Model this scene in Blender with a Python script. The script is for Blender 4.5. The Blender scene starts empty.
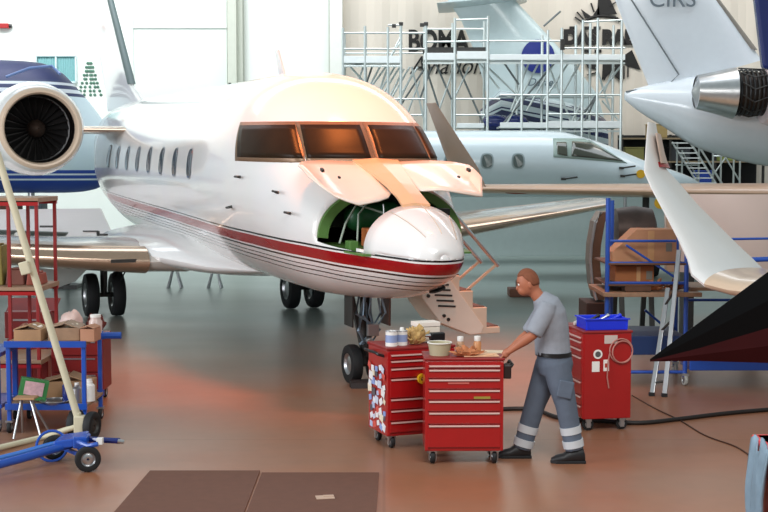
import bpy, bmesh, math, random
import numpy as np
from mathutils import Vector as V, Matrix, Euler
random.seed(7)
S = bpy.context.scene
COL = S.collection
PI = math.pi
R = math.radians
CAMZ = 2.56; FPX = 1300.0; PITCH = math.atan(91/FPX)

# ------------------------------------------------------------------ helpers
def at(px, py, D):
    """world point at horizontal depth D seen at photograph pixel px,py"""
    dx = (px-384)/FPX; up = (256-py)/FPX
    y = math.cos(PITCH)+up*math.sin(PITCH); z = -math.sin(PITCH)+up*math.cos(PITCH)
    return V((dx/y*D, D, CAMZ+z/y*D))
def gnd(px, py, z=0.0):
    up = (256-py)/FPX
    y = math.cos(PITCH)+up*math.sin(PITCH); zz = -math.sin(PITCH)+up*math.cos(PITCH)
    D = (z-CAMZ)/zz*y
    return V(((px-384)/FPX/y*D, D, z))

def srgb(h):
    h = h.lstrip('#'); c = [int(h[i:i+2], 16)/255 for i in (0, 2, 4)]
    return tuple((x/12.92 if x <= .04045 else ((x+.055)/1.055)**2.4) for x in c)+(1,)

M = {}
def mat(name, hexc, rough=.5, metal=0., var=.06, scale=6., coat=0., bump=0., spec=.5, trans=0., alpha=1.):
    if name in M: return M[name]
    m = bpy.data.materials.new(name); m.use_nodes = True
    nt = m.node_tree; b = nt.nodes['Principled BSDF']
    c = srgb(hexc)
    tc = nt.nodes.new('ShaderNodeTexCoord'); nz = nt.nodes.new('ShaderNodeTexNoise')
    nz.inputs['Scale'].default_value = scale; nz.inputs['Detail'].default_value = 4
    nt.links.new(tc.outputs['Object'], nz.inputs['Vector'])
    mx = nt.nodes.new('ShaderNodeMix'); mx.data_type = 'RGBA'
    mx.inputs[6].default_value = tuple(max(0, x*(1-var*2)) for x in c[:3])+(1,)
    mx.inputs[7].default_value = tuple(min(1, x*(1+var*2)) for x in c[:3])+(1,)
    nt.links.new(nz.outputs['Fac'], mx.inputs[0]); nt.links.new(mx.outputs[2], b.inputs['Base Color'])
    b.inputs['Roughness'].default_value = rough; b.inputs['Metallic'].default_value = metal
    b.inputs['Coat Weight'].default_value = coat; b.inputs['Coat Roughness'].default_value = .08
    b.inputs['Specular IOR Level'].default_value = spec
    b.inputs['Transmission Weight'].default_value = trans
    b.inputs['Alpha'].default_value = alpha
    if bump:
        bp = nt.nodes.new('ShaderNodeBump'); bp.inputs['Strength'].default_value = bump; bp.inputs['Distance'].default_value = .02
        nt.links.new(nz.outputs['Fac'], bp.inputs['Height']); nt.links.new(bp.outputs[0], b.inputs['Normal'])
    M[name] = m; return m

def ramp_mat(name, stops, base, rough=.2, coat=.6, metal=0.):
    """stripes as constant bands over the UV v coordinate (v in 0..1)"""
    m = bpy.data.materials.new(name); m.use_nodes = True
    nt = m.node_tree; b = nt.nodes['Principled BSDF']
    uv = nt.nodes.new('ShaderNodeUVMap'); sp = nt.nodes.new('ShaderNodeSeparateXYZ')
    nt.links.new(uv.outputs[0], sp.inputs[0])
    cr = nt.nodes.new('ShaderNodeValToRGB'); cr.color_ramp.interpolation = 'CONSTANT'
    el = cr.color_ramp.elements
    el[0].position = 0; el[0].color = srgb(base)
    el.remove(el[1])
    for p, c in stops:
        e = el.new(p); e.color = srgb(c)
    nt.links.new(sp.outputs[1], cr.inputs[0])
    nz = nt.nodes.new('ShaderNodeTexNoise'); nz.inputs['Scale'].default_value = 1.5
    mx = nt.nodes.new('ShaderNodeMix'); mx.data_type = 'RGBA'; mx.blend_type = 'MULTIPLY'; mx.inputs[0].default_value = .06
    tc = nt.nodes.new('ShaderNodeTexCoord'); nt.links.new(tc.outputs['Object'], nz.inputs['Vector'])
    nt.links.new(cr.outputs[0], mx.inputs[6]); nt.links.new(nz.outputs['Color'], mx.inputs[7])
    nt.links.new(mx.outputs[2], b.inputs['Base Color'])
    b.inputs['Roughness'].default_value = rough; b.inputs['Coat Weight'].default_value = coat
    b.inputs['Coat Roughness'].default_value = .06; b.inputs['Metallic'].default_value = metal
    M[name] = m; return m

class MB:
    def __init__(s): s.v = []; s.f = []; s.uv = None
    def add(s, vs, fs):
        o = len(s.v); s.v += [tuple(x) for x in vs]; s.f += [tuple(i+o for i in f) for f in fs]; return s
    def box(s, c, d, rot=None, taper=1.):
        x, y, z = d[0]/2, d[1]/2, d[2]/2
        vs = [V((sx*x*(taper if sz > 0 else 1), sy*y*(taper if sz > 0 else 1), sz*z)) for sz in (-1, 1) for sx, sy in ((-1, -1), (1, -1), (1, 1), (-1, 1))]
        if rot is not None:
            m = Euler(rot).to_matrix() if not isinstance(rot, Matrix) else rot
            vs = [m @ q for q in vs]
        c = V(c)
        return s.add([q+c for q in vs], [(3, 2, 1, 0), (4, 5, 6, 7), (0, 1, 5, 4), (1, 2, 6, 5), (2, 3, 7, 6), (3, 0, 4, 7)])
    def cyl(s, a, b, r0, r1=None, n=12, cap=True):
        if r1 is None: r1 = r0
        a, b = V(a), V(b); d = (b-a)
        if d.length < 1e-6: return s
        q = d.to_track_quat('Z', 'Y').to_matrix()
        vs = []
        for p, r in ((a, r0), (b, r1)):
            for k in range(n):
                t = 2*PI*k/n; vs.append(p+q @ V((r*math.cos(t), r*math.sin(t), 0)))
        fs = [(k, (k+1) % n, n+(k+1) % n, n+k) for k in range(n)]
        if cap: fs += [tuple(range(n))[::-1], tuple(range(n, 2*n))]
        return s.add(vs, fs)
    def bar(s, a, b, w, h=None):
        a, b = V(a), V(b); d = b-a; h = h or w
        q = d.to_track_quat('Z', 'Y').to_matrix()
        return s.box((a+b)/2, (w, h, d.length), q)
    def path(s, pts, r, n=8, close=False):
        pts = [V(p) for p in pts]; rs = r if isinstance(r, (list, tuple)) else [r]*len(pts)
        o = []; N = len(pts)
        ref = V((0, 0, 1))
        for i, p in enumerate(pts):
            t = (pts[min(i+1, N-1)]-pts[max(i-1, 0)]).normalized()
            if abs(t.z) > .95: rf = V((1, 0, 0))
            else: rf = V((0, 0, 1))
            x = t.cross(rf).normalized(); y = x.cross(t)
            for k in range(n):
                a = 2*PI*k/n; o.append(p+(x*math.cos(a)+y*math.sin(a))*rs[i])
        fs = [(i*n+k, i*n+(k+1) % n, (i+1)*n+(k+1) % n, (i+1)*n+k) for i in range(N-1) for k in range(n)]
        fs += [tuple(range(n))[::-1], tuple(range((N-1)*n, N*n))]
        return s.add(o, fs)
    def rings(s, rings, cap=True, closed=True):
        n = len(rings[0]); o = [p for r in rings for p in r]
        kk = range(n) if closed else range(n-1)
        fs = [(i*n+k, i*n+(k+1) % n, (i+1)*n+(k+1) % n, (i+1)*n+k) for i in range(len(rings)-1) for k in kk]
        if cap: fs += [tuple(range(n))[::-1], tuple(range((len(rings)-1)*n, len(rings)*n))]
        return s.add(o, fs)
    def lathe(s, prof, c=(0, 0, 0), axis=(0, 0, 1), n=32, cap=False):
        q = V(axis).to_track_quat('Z', 'Y').to_matrix(); c = V(c)
        return s.rings([[c+q @ V((r*math.cos(2*PI*k/n), r*math.sin(2*PI*k/n), h)) for k in range(n)] for r, h in prof], cap)
    def prism(s, poly, vec):
        vec = V(vec); n = len(poly); a = [V(p) for p in poly]; b = [p+vec for p in a]
        fs = [(k, (k+1) % n, n+(k+1) % n, n+k) for k in range(n)]+[tuple(range(n))[::-1], tuple(range(n, 2*n))]
        return s.add(a+b, fs)
    def ball(s, c, r, n=16, m=10, rot=None):
        r = (r, r, r) if not isinstance(r, (tuple, list)) else r; c = V(c)
        q = Euler(rot).to_matrix() if rot else Matrix.Identity(3)
        rg = []
        for i in range(m+1):
            a = PI*i/m; a = min(max(a, .02), PI-.02)
            rg.append([c+q @ V((r[0]*math.sin(a)*math.cos(2*PI*k/n), r[1]*math.sin(a)*math.sin(2*PI*k/n), -r[2]*math.cos(a))) for k in range(n)])
        return s.rings(rg, True)
    def torus(s, c, R0, r, axis=(0, 0, 1), n=32, m=10):
        q = V(axis).to_track_quat('Z', 'Y').to_matrix(); c = V(c); rg = []
        for i in range(n+1):
            a = 2*PI*i/n
            rg.append([c+q @ V(((R0+r*math.cos(2*PI*k/m))*math.cos(a), (R0+r*math.cos(2*PI*k/m))*math.sin(a), r*math.sin(2*PI*k/m))) for k in range(m)])
        return s.rings(rg, False)
    def build(s, name, m, parent=None, smooth=False, bevel=0., loc=None, solid=0., sub=0, fixn=True):
        me = bpy.data.meshes.new(name); me.from_pydata(s.v, [], s.f); me.update()
        if fixn:
            bm = bmesh.new(); bm.from_mesh(me)
            bmesh.ops.remove_doubles(bm, verts=bm.verts, dist=1e-5)
            bmesh.ops.recalc_face_normals(bm, faces=bm.faces)
            bm.to_mesh(me); bm.free()
        if s.uv:
            ul = me.uv_layers.new(name='UVMap')
            for l in me.loops:
                ul.data[l.index].uv = s.uv(me.vertices[l.vertex_index].co)
        if m: me.materials.append(m)
        if smooth:
            for p in me.polygons: p.use_smooth = True
        o = bpy.data.objects.new(name, me); COL.objects.link(o)
        if parent: o.parent = parent
        if loc is not None: o.location = loc
        if solid:
            q = o.modifiers.new('thick', 'SOLIDIFY'); q.thickness = solid; q.offset = -1
        if sub:
            q = o.modifiers.new('sub', 'SUBSURF'); q.levels = q.render_levels = sub
        if bevel:
            q = o.modifiers.new('bev', 'BEVEL'); q.width = bevel; q.segments = 2; q.limit_method = 'ANGLE'; q.angle_limit = R(50)
        if smooth and not sub:
            for e in me.edges: pass
            try:
                me.set_sharp_from_angle(angle=R(40))
            except Exception: pass
        return o

def tag(o, label, cat, group=None, kind=None):
    o['label'] = label; o['category'] = cat
    if group: o['group'] = group
    if kind: o['kind'] = kind
    return o
def thing(name, label, cat, loc=(0, 0, 0), rot=(0, 0, 0), group=None):
    o = bpy.data.objects.new(name, None); COL.objects.link(o); o.empty_display_size = .2
    o.location = loc; o.rotation_euler = rot if isinstance(rot, (tuple, list)) else (0, 0, rot)
    return tag(o, label, cat, group)
def struct(name, mb, m, **k):
    o = mb.build(name, m, **k); o['kind'] = 'structure'; return o
def kids(o): return [c for c in bpy.data.objects if c.parent == o]
def copy_tree(o, parent=None):
    c = o.copy(); COL.objects.link(c); c.parent = parent
    for ch in kids(o): copy_tree(ch, c)
    return c
def single(name, mb, m, label, cat, loc=(0, 0, 0), rot=(0, 0, 0), group=None, **k):
    o = mb.build(name, m, **k); o.location = loc; o.rotation_euler = rot if isinstance(rot, (tuple, list)) else (0, 0, rot)
    return tag(o, label, cat, group)
def text(name, body, size, m, parent=None, loc=(0, 0, 0), rot=(PI/2, 0, 0), shear=0., ext=.01, sx=1., bold=0.):
    cu = bpy.data.curves.new(name+'_c', 'FONT'); cu.body = body; cu.size = size; cu.extrude = ext; cu.shear = shear
    cu.align_x = 'CENTER'; cu.align_y = 'CENTER'; cu.offset = bold
    t = bpy.data.objects.new(name+'_t', cu); COL.objects.link(t)
    bpy.context.view_layer.update()
    me = bpy.data.meshes.new_from_object(t.evaluated_get(bpy.context.evaluated_depsgraph_get()))
    bpy.data.objects.remove(t); bpy.data.curves.remove(cu)
    me.materials.clear(); me.materials.append(m)
    o = bpy.data.objects.new(name, me); COL.objects.link(o); o.parent = parent
    o.location = loc; o.rotation_euler = rot; o.scale = (sx, 1, 1)
    return o

def pchip(xs, ys):
    xs = np.array(xs, float); ys = np.array(ys, float); h = np.diff(xs); d = np.diff(ys)/h
    m = np.zeros(len(xs)); m[0] = d[0]; m[-1] = d[-1]
    for i in range(1, len(xs)-1):
        if d[i-1]*d[i] > 0:
            w1 = 2*h[i]+h[i-1]; w2 = h[i]+2*h[i-1]; m[i] = (w1+w2)/(w1/d[i-1]+w2/d[i])
    def f(x):
        x = min(max(x, xs[0]), xs[-1]); i = min(int(np.searchsorted(xs, x, 'right'))-1, len(xs)-2)
        t = (x-xs[i])/h[i]
        return float((2*t**3-3*t**2+1)*ys[i]+(t**3-2*t**2+t)*h[i]*m[i]+(-2*t**3+3*t**2)*ys[i+1]+(t**3-t**2)*h[i]*m[i+1])
    return f

def foil(le, te, th, nrm, n=14):
    """closed airfoil ring from leading edge le to trailing edge te, max thickness th along nrm"""
    le, te, nrm = V(le), V(te), V(nrm).normalized(); out = []
    def yt(x): return 5*(.2969*math.sqrt(x)-.126*x-.3516*x*x+.2843*x**3-.1015*x**4)*th
    for k in range(n+1):
        x = .5*(1+math.cos(PI*k/n)); out.append(le+(te-le)*x+nrm*yt(x))
    for k in range(1, n):
        x = .5*(1-math.cos(PI*k/n)); out.append(le+(te-le)*x-nrm*yt(x))
    return out
def wheel(parent, c, r, w, axis, tyre, hub, name='wheel'):
    q = V(axis).normalized(); c = V(c)
    t = MB().lathe([(r*.55, -w*.42), (r*.8, -w*.5), (r*.95, -w*.42), (r, -w*.2), (r, w*.2), (r*.95, w*.42), (r*.8, w*.5), (r*.55, w*.42)], c, q, 28).build(name, tyre, parent, smooth=True)
    MB().lathe([(.01, -w*.28), (r*.3, -w*.32), (r*.45, -w*.2), (r*.56, -w*.42), (r*.56, w*.42), (r*.45, w*.2), (r*.3, w*.32), (.01, w*.28)], c, q, 20).build('hub', hub, t if (parent is None or parent.parent is None) else parent, smooth=True)
    return t

# ------------------------------------------------------------------ materials
white = mat('white_paint', 'f2f0ee', .22, coat=.6, var=.01)
offw = mat('offwhite_paint', 'e6dccf', .35, coat=.3, var=.03)
tan = mat('tan_paint', 'c29c80', .3, coat=.3, var=.05)
alu = mat('aluminium', 'b9babc', .3, .9, var=.05)
chrome = mat('chrome', 'd8d8d8', .12, 1., var=.02)
rubber = mat('black_rubber', '17181a', .7, var=.1)
black = mat('black_plastic', '101012', .4, var=.1)
dark = mat('dark_metal', '3b3a38', .45, .4, var=.2)
green = mat('green_primer', '56803c', .5, var=.12)
dgreen = mat('dark_green', '1f5a35', .4, var=.12)
red = mat('red_enamel', 'a41214', .3, coat=.4, var=.05)
dred = mat('dark_red_enamel', '7a1614', .4, var=.1)
blue = mat('blue_enamel', '1d4fae', .35, coat=.3, var=.06)
bblue = mat('bright_blue_plastic', '1a36d8', .35, var=.03)
navy = mat('navy_paint', '15246b', .25, coat=.5, var=.03)
card = mat('cardboard', 'b08864', .85, var=.08, scale=10)
wood = mat('wood_board', '9a7a60', .6, var=.15, scale=14)
glassd = mat('cockpit_glass', '2e1f12', .35, coat=0., var=.4, scale=1.6, spec=.12)
glassb = mat('cabin_glass', '55606a', .15, coat=.7, var=.15)
teal = mat('teal_cloth', '7fb0b2', .8, var=.08, scale=20)
zinc = mat('galvanised_tube', 'c3ccca', .35, .5, var=.08)
board = mat('scaffold_board', 'e2e8e8', .5, var=.04)
beige = mat('beige_plastic', 'd9cdb4', .5, var=.05)
skin = mat('skin', 'ad6a4e', .55, var=.05, scale=20)
shirt = mat('grey_blue_shirt', '8f939c', .85, var=.07, scale=12, bump=.3)
trous = mat('grey_trousers', '5a6473', .85, var=.08, scale=10, bump=.3)
refl = mat('reflective_tape', 'c8ccd0', .35, var=.04)
hairm = mat('brown_hair', '7a452c', .8, var=.15, scale=60)
yellow = mat('yellow_plastic', 'e8b21e', .4, var=.05)
paper = mat('white_paper', 'ece8e2', .7, var=.03)
pink = mat('pink_plastic_film', 'e6cdc4', .4, var=.12, scale=12, bump=.5)

from mathutils import noise as NZ
def lump(mb, c, r, seed=0, amp=.35, fr=6., n=28, m=18, flat=True):
    """crumpled closed blob resting on z = c.z"""
    c = V(c); rg = []
    for i in range(m+1):
        a = min(max(PI*i/m, .03), PI-.03); row = []
        for k in range(n):
            b = 2*PI*k/n; d = V((math.sin(a)*math.cos(b), math.sin(a)*math.sin(b), -math.cos(a)))
            f = 1+amp*(NZ.noise(d*fr*.35+V((seed, 0, 0)))*1.6+abs(NZ.noise(d*fr+V((0, seed, 0))))*1.2-.3)
            p = V((d.x*r[0], d.y*r[1], (d.z+1)*r[2] if flat else d.z*r[2]))*f; p.z = max(p.z, 0) if flat else p.z
            row.append(c+p)
        rg.append(row)
    return mb.rings(rg)
# ------------------------------------------------------------------ hangar
def floor_mat():
    m = bpy.data.materials.new('floor_coating'); m.use_nodes = True; nt = m.node_tree; b = nt.nodes['Principled BSDF']
    tc = nt.nodes.new('ShaderNodeTexCoord')
    n1 = nt.nodes.new('ShaderNodeTexNoise'); n1.inputs['Scale'].default_value = .35; n1.inputs['Detail'].default_value = 6; n1.inputs['Roughness'].default_value = .6
    mp = nt.nodes.new('ShaderNodeMapping'); mp.inputs['Scale'].default_value = (.6, 1.6, 1)
    nt.links.new(tc.outputs['Object'], mp.inputs[0]); nt.links.new(mp.outputs[0], n1.inputs['Vector'])
    cr = nt.nodes.new('ShaderNodeValToRGB'); cr.color_ramp.elements[0].position = .35; cr.color_ramp.elements[1].position = .65
    cr.color_ramp.elements[0].color = srgb('a86c4c'); cr.color_ramp.elements[1].color = srgb('9d745c')
    nt.links.new(n1.outputs['Fac'], cr.inputs[0])
    n2 = nt.nodes.new('ShaderNodeTexNoise'); n2.inputs['Scale'].default_value = 5; n2.inputs['Detail'].default_value = 8
    nt.links.new(tc.outputs['Object'], n2.inputs['Vector'])
    mx = nt.nodes.new('ShaderNodeMix'); mx.data_type = 'RGBA'; mx.blend_type = 'MULTIPLY'; mx.inputs[0].default_value = .18
    nt.links.new(cr.outputs[0], mx.inputs[6]); nt.links.new(n2.outputs['Fac'], mx.inputs[7])
    # expansion joints
    br = nt.nodes.new('ShaderNodeTexBrick'); br.offset = 0; br.inputs['Scale'].default_value = 1
    br.inputs['Brick Width'].default_value = 6; br.inputs['Row Height'].default_value = 6; br.inputs['Mortar Size'].default_value = .012
    br.inputs['Color1'].default_value = br.inputs['Color2'].default_value = (1, 1, 1, 1); br.inputs['Mortar'].default_value = (.72, .7, .68, 1)
    nt.links.new(tc.outputs['Object'], br.inputs['Vector'])
    m2 = nt.nodes.new('ShaderNodeMix'); m2.data_type = 'RGBA'; m2.blend_type = 'MULTIPLY'; m2.inputs[0].default_value = .7
    nt.links.new(mx.outputs[2], m2.inputs[6]); nt.links.new(br.outputs['Color'], m2.inputs[7])
    # grey-green reflection tint painted into the far floor colour, terracotta on the near lane
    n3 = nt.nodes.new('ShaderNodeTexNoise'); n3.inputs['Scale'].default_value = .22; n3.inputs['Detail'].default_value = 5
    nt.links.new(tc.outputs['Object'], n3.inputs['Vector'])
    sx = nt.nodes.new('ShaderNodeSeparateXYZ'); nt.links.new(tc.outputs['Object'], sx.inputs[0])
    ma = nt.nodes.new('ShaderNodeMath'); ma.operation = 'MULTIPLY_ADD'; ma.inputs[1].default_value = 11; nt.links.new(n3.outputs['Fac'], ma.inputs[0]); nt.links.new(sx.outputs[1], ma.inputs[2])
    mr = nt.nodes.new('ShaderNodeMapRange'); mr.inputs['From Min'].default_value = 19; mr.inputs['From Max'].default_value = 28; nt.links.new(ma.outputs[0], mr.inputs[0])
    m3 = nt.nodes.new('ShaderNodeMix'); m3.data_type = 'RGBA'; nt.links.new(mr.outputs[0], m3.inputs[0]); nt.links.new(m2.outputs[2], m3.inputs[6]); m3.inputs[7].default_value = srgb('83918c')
    nt.links.new(m3.outputs[2], b.inputs['Base Color'])
    rr = nt.nodes.new('ShaderNodeMapRange'); rr.inputs['To Min'].default_value = .22; rr.inputs['To Max'].default_value = .42
    nt.links.new(n1.outputs['Fac'], rr.inputs[0]); nt.links.new(rr.outputs[0], b.inputs['Roughness'])
    b.inputs['Specular IOR Level'].default_value = .5
    return m
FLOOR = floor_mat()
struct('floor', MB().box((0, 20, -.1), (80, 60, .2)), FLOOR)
wallw = mat('hangar_wall_white', 'eef2ec', .7, var=.01, scale=.3)
wallb = mat('hangar_wall_panel', 'dfe6e0', .7, var=.015, scale=.3)
wallr = mat('hangar_wall_beige', 'd8cfc2', .7, var=.02, scale=.3)
WD = 41.8
def xw(px): return (px-384)/FPX*WD*1.0
struct('wall_back', MB().box(((-40+xw(343))/2, WD+.2, 8), (xw(343)+40, .4, 16)), wallw)
mb = MB()
x0, x1 = xw(343), 40
n = int((x1-x0)/.5)
poly = [(x0, WD+.4, 0)]+[(x0+(x1-x0)*i/(2*n), WD+(.0 if i % 4 in (0, 1) else .05), 0) for i in range(2*n+1)]+[(x1, WD+.4, 0)]
mb.prism(poly, (0, 0, 16))
struct('wall_right', mb, wallr)
struct('wall_left', MB().box((-40.2, 20, 8), (.4, 44, 16)), wallw)
# hangar door leaf, pillars, kick strip
struct('door_1', MB().box(((xw(134)+xw(229))/2, WD-.08, 8), (xw(229)-xw(134), .16, 16)).box(((xw(134)+xw(229))/2, WD-.1, 6.9), (xw(229)-xw(134), .22, .04)).box((xw(136), WD-.1, 8), (.05, .22, 16)), wallb, bevel=.01)
struct('trim_1', MB().box((xw(235), WD-.25, 8), (.28, .5, 16)).box((xw(242), WD-.14, 8), (.18, .28, 16)), mat('pillar_paint', 'c9cdc0', .6, var=.03), bevel=.01)
struct('trim_2', MB().box((xw(337), WD-.2, 8), (.4, .4, 16)), mat('pillar_pale', 'e4e6df', .6, var=.03), bevel=.01)
struct('trim_3', MB().box((xw(245), WD-.1, 8), (.04, .2, 16)).box((xw(330), WD-.1, 8), (.04, .2, 16)), mat('seam_dark', 'b2b6ab', .6))
struct('baseboard_back', MB().box((0, WD-.03, .15), (60, .06, .3)), mat('skirting_grey', '7e8a8a', .6))
# window with teal curtains
w = at(56, 69, WD-.1)
wf = MB(); 
for sx in (-1, 0, 1): wf.box((w.x+sx*.63, WD-.06, w.z), (.05, .12, .85))
for sz in (-1, 1): wf.box((w.x, WD-.06, w.z+sz*.42), (1.3, .12, .05))
wo = struct('window_1', wf, mat('window_frame', 'cfe0e0', .5), bevel=.005)
for sx in (-1, 1):
    c = MB(); P = []
    for i in range(25):
        xx = w.x+sx*.31-.28+.56*i/24; P.append((xx, WD-.05-.015*math.sin(i*1.9), w.z-.4))
    P += [(P[-1][0], WD-.01, w.z-.4), (P[0][0], WD-.01, w.z-.4)]
    c.prism(P, (0, 0, .8)).build('curtain', teal, wo)

# Christmas-tree shaped wall cut-out made of small leaves, red fixture
t = at(89, 97, WD-.2)
tr = MB()
for i in range(9):
    wd = .06+.035*(8-i)
    for k in range(5):
        tr.ball((t.x+(k-2)/2*wd+random.uniform(-.03, .03), WD-.0215, t.z+.08+i*.125), (.05, .02, .045), 8, 6)
single('fir_tree_ornament', tr, mat('fir_green', '557a68', .8, var=.2), 'small green fir tree shaped ornament hanging on the white back wall', 'ornament', smooth=True)
r_ = at(3, 26, WD-.1)
th = thing('wall_fixture', 'small red fixture on the white back wall at top left', 'fixture', (r_.x, WD, r_.z))
MB().box((0, -.1, 0), (.4, .2, .16)).build('fixture_body', red, th, bevel=.02)
MB().cyl((.2, -.1, 0), (.28, -.1, 0), .06).build('nozzle', black, th)

blk = mat('sign_black', '14110f', .6)
# wall lettering and sunburst emblem
p1 = at(442, 42, WD-.03); p2 = at(440, 66, WD-.03)
th = thing('wall_sign', 'black two line lettering on the beige wall behind scaffolding', 'sign', (p1.x, WD-.02, p1.z))
text('heading_lettering', 'BOMA', .95, blk, th, (-.12, 0, .0), sx=.72, bold=.03)
text('script_lettering', 'Aviation', .82, blk, th, (p2.x-p1.x+.2, 0, p2.z-p1.z), shear=.35, sx=.85)
c = at(603, 38, WD-.05)
th = thing('wall_emblem', 'black sunburst emblem with DAS RAEL lettering on the beige wall', 'emblem', (c.x, WD-.02, c.z))
ray = MB()
def rp(px, py): q = at(px, py, WD-.05); return (q.x-c.x, -.02, q.z-c.z)
for pl in ([(581, 9), (592, 17), (585, 18)], [(597, 16), (599, -10), (606, -10), (617, 14)], [(592, 17), (599, 6), (600, 17)],
           [(617, 60), (632, 50), (641, 70), (627, 66)], [(603, 62), (622, 60), (622, 82), (611, 73)], [(603, 62), (611, 73), (602, 80)],
           [(585, 62), (597, 62), (597, 70), (588, 68)]):
    MB().prism([rp(*q) for q in pl], (0, .03, 0)).build('sunburst_wedge', blk, th)
for (a, b) in (((591, 3), (594, 12)), ((577, 12), (584, 20)), ((575, 17), (582, 22)), ((608, 82), (614, 70)), ((604, 80), (610, 70)), ((624, 79), (624, 66)), ((628, 77), (628, 66)), ((610, 6), (616, 2)), ((587, 75), (598, 72))):
    MB().bar(rp(*a), rp(*b), .06, .04).build('ray', blk, th)
arc = [rp(603+17*math.cos(a), 22-6*math.sin(a)) for a in [PI*i/10 for i in range(11)]]
ray.path(arc, .05).build('arc', blk, th)
for (a, b) in ((573, 28), (586, 28), (597, 28), (587, 51), (598, 51)):
    q = rp(a, b); MB().box(q, (.22, .04, .1)).build('ray_block', blk, th)
text('emblem_lettering', 'DAS RAEL', .6, blk, th, (0, -.06, 0), sx=.95, bold=.045)

# ------------------------------------------------------------------ main business jet
JA = R(21.3); JP = R(1.15); JO = V((.60, 13.05, 0))
jet = thing('business_jet', 'white business jet with red and black stripes, nose bay doors open, parked in the hangar', 'airplane', JO, (JP, 0, JA))
J = Matrix.Translation(JO) @ Euler((JP, 0, JA)).to_matrix().to_4x4()
fw = pchip([0, .05, .15, .3, .5, .8, 1.3, 1.7, 2.05, 2.45, 2.85, 3.3, 3.7, 4.3, 5, 12.5, 14, 16, 17.5, 19, 20.2],
           [.05, .18, .28, .35, .44, .575, .80, .92, 1.02, 1.10, 1.17, 1.23, 1.28, 1.32, 1.345, 1.345, 1.28, 1.0, .72, .4, .08])
ft = pchip([0, .05, .15, .3, .5, .8, 1.3, 1.7, 1.95, 2.2, 2.5, 2.75, 3.0, 3.4, 3.9, 4.6, 5.4, 14, 16, 18, 20.2],
           [1.66, 1.76, 1.86, 1.95, 2.04, 2.13, 2.25, 2.40, 2.56, 2.82, 3.09, 3.28, 3.43, 3.57, 3.65, 3.69, 3.68, 3.62, 3.58, 3.45, 3.25])
fe = pchip([0, 1.3, 2.2, 3.2, 5, 8, 21], [2, 2.05, 2.3, 2.25, 2.1, 2, 2])
fb = pchip([0, .05, .15, .3, .5, .8, 1.3, 2.05, 3, 5, 12.5, 14, 16, 18, 20.2],
           [1.58, 1.47, 1.39, 1.31, 1.24, 1.16, 1.07, 1.0, .95, .94, .94, 1.1, 1.65, 2.4, 3.1])
fc = pchip([0, .3, .8, 1.3, 2.05, 2.45, 3.3, 5, 14, 16, 18, 20.2], [1.62, 1.62, 1.66, 1.72, 1.88, 2.0, 2.2, 2.28, 2.28, 2.6, 2.9, 3.18])
zs = pchip([0, .8, 2, 6, 12, 16, 20], [1.60, 1.63, 1.68, 1.74, 1.80, 1.95, 2.3])   # stripe top line
def SP(t, phi, off=0.):
    w, a, b, c = fw(t), ft(t), fb(t), fc(t)
    e = 2/fe(t); cs = math.cos(phi); sn = math.sin(phi)
    z = c+(a-c)*cs**e if cs > 0 else c-(c-b)*(-cs)**e
    x = w*math.copysign(abs(sn)**e, sn); p = V((x, t, z))
    if off:
        n = V((x, 0, (z-c)*(w/(max(a-c, .01)))**2)).normalized(); p += n*off
    return p
def PH(t, z):
    a, b, c = ft(t), fb(t), fc(t)
    q = max(-1, min(1, (z-c)/((a-c) if z > c else (c-b))))
    return math.acos(math.copysign(abs(q)**(fe(t)/2), q))
def TZ(phi, z):
    lo, hi = 1.5, 5.5
    for _ in range(40):
        m_ = (lo+hi)/2
        if SP(m_, phi).z < z: lo = m_
        else: hi = m_
    return (lo+hi)/2
ts = [0, .03, .08, .15, .22, .3, .4, .5, .65, .8, .9, 1.0, 1.15, 1.3, 1.4, 1.5, 1.6, 1.75, 1.9, 2.05, 2.2, 2.35, 2.5, 2.7, 2.85, 3.05, 3.3, 3.5, 3.7, 4, 4.3, 4.65, 5, 5.5]+[6+.5*i for i in range(14)]+[13+.4*i for i in range(18)]+[20.2]
NP = 96
def fuselage_uv(co):
    return (co.y, min(.999, max(.001, (co.z-zs(co.y))/.8+.7)))
B = .7
def vb(d): return B+d/.8
stripe = ramp_mat('white_paint_striped', [
    (vb(-.375), '3a3234'), (vb(-.362), 'f2f0ee'), (vb(-.315), '3a3234'), (vb(-.30), 'f2f0ee'), (vb(-.262), '3a3234'), (vb(-.248), 'f2f0ee'),
    (vb(-.205), '181316'), (vb(-.182), 'f2f0ee'), (vb(-.162), 'a0121a'), (vb(-.04), 'f2f0ee'), (vb(-.022), '181316'), (vb(0), 'f2f0ee')], 'f2f0ee')
rad = MB(); fus = MB()
ph = [2*PI*k/NP for k in range(NP)]
V_, F1, F2 = [], [], []
for t in ts:
    for p in ph: V_.append(SP(t, p))
for i in range(len(ts)-1):
    for k in range(NP):
        f = (i*NP+k, i*NP+(k+1) % NP, (i+1)*NP+(k+1) % NP, (i+1)*NP+k)
        tm = (ts[i]+ts[i+1])/2; zm = sum(V_[q].z for q in f)/4
        if tm < .8 and zm > zs(tm)+.005: F2.append(f)
        elif tm < 1.5 and tm > .8 and zm > zs(tm)+.02: continue
        else: F1.append(f)
F1.append(tuple(range(NP)))
fus.v = [tuple(p) for p in V_]; fus.f = F1; fus.uv = fuselage_uv
fo = fus.build('fuselage', stripe, jet, smooth=True, solid=.02)
def clean(o):
    bm = bmesh.new(); bm.from_mesh(o.data); bmesh.ops.delete(bm, geom=[v for v in bm.verts if not v.link_faces], context='VERTS'); bm.to_mesh(o.data); bm.free()
clean(fo)
rad.v = [tuple(p) for p in V_]; rad.f = F2
ro = rad.build('radome', white, jet, smooth=True, solid=.015); clean(ro)
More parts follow.
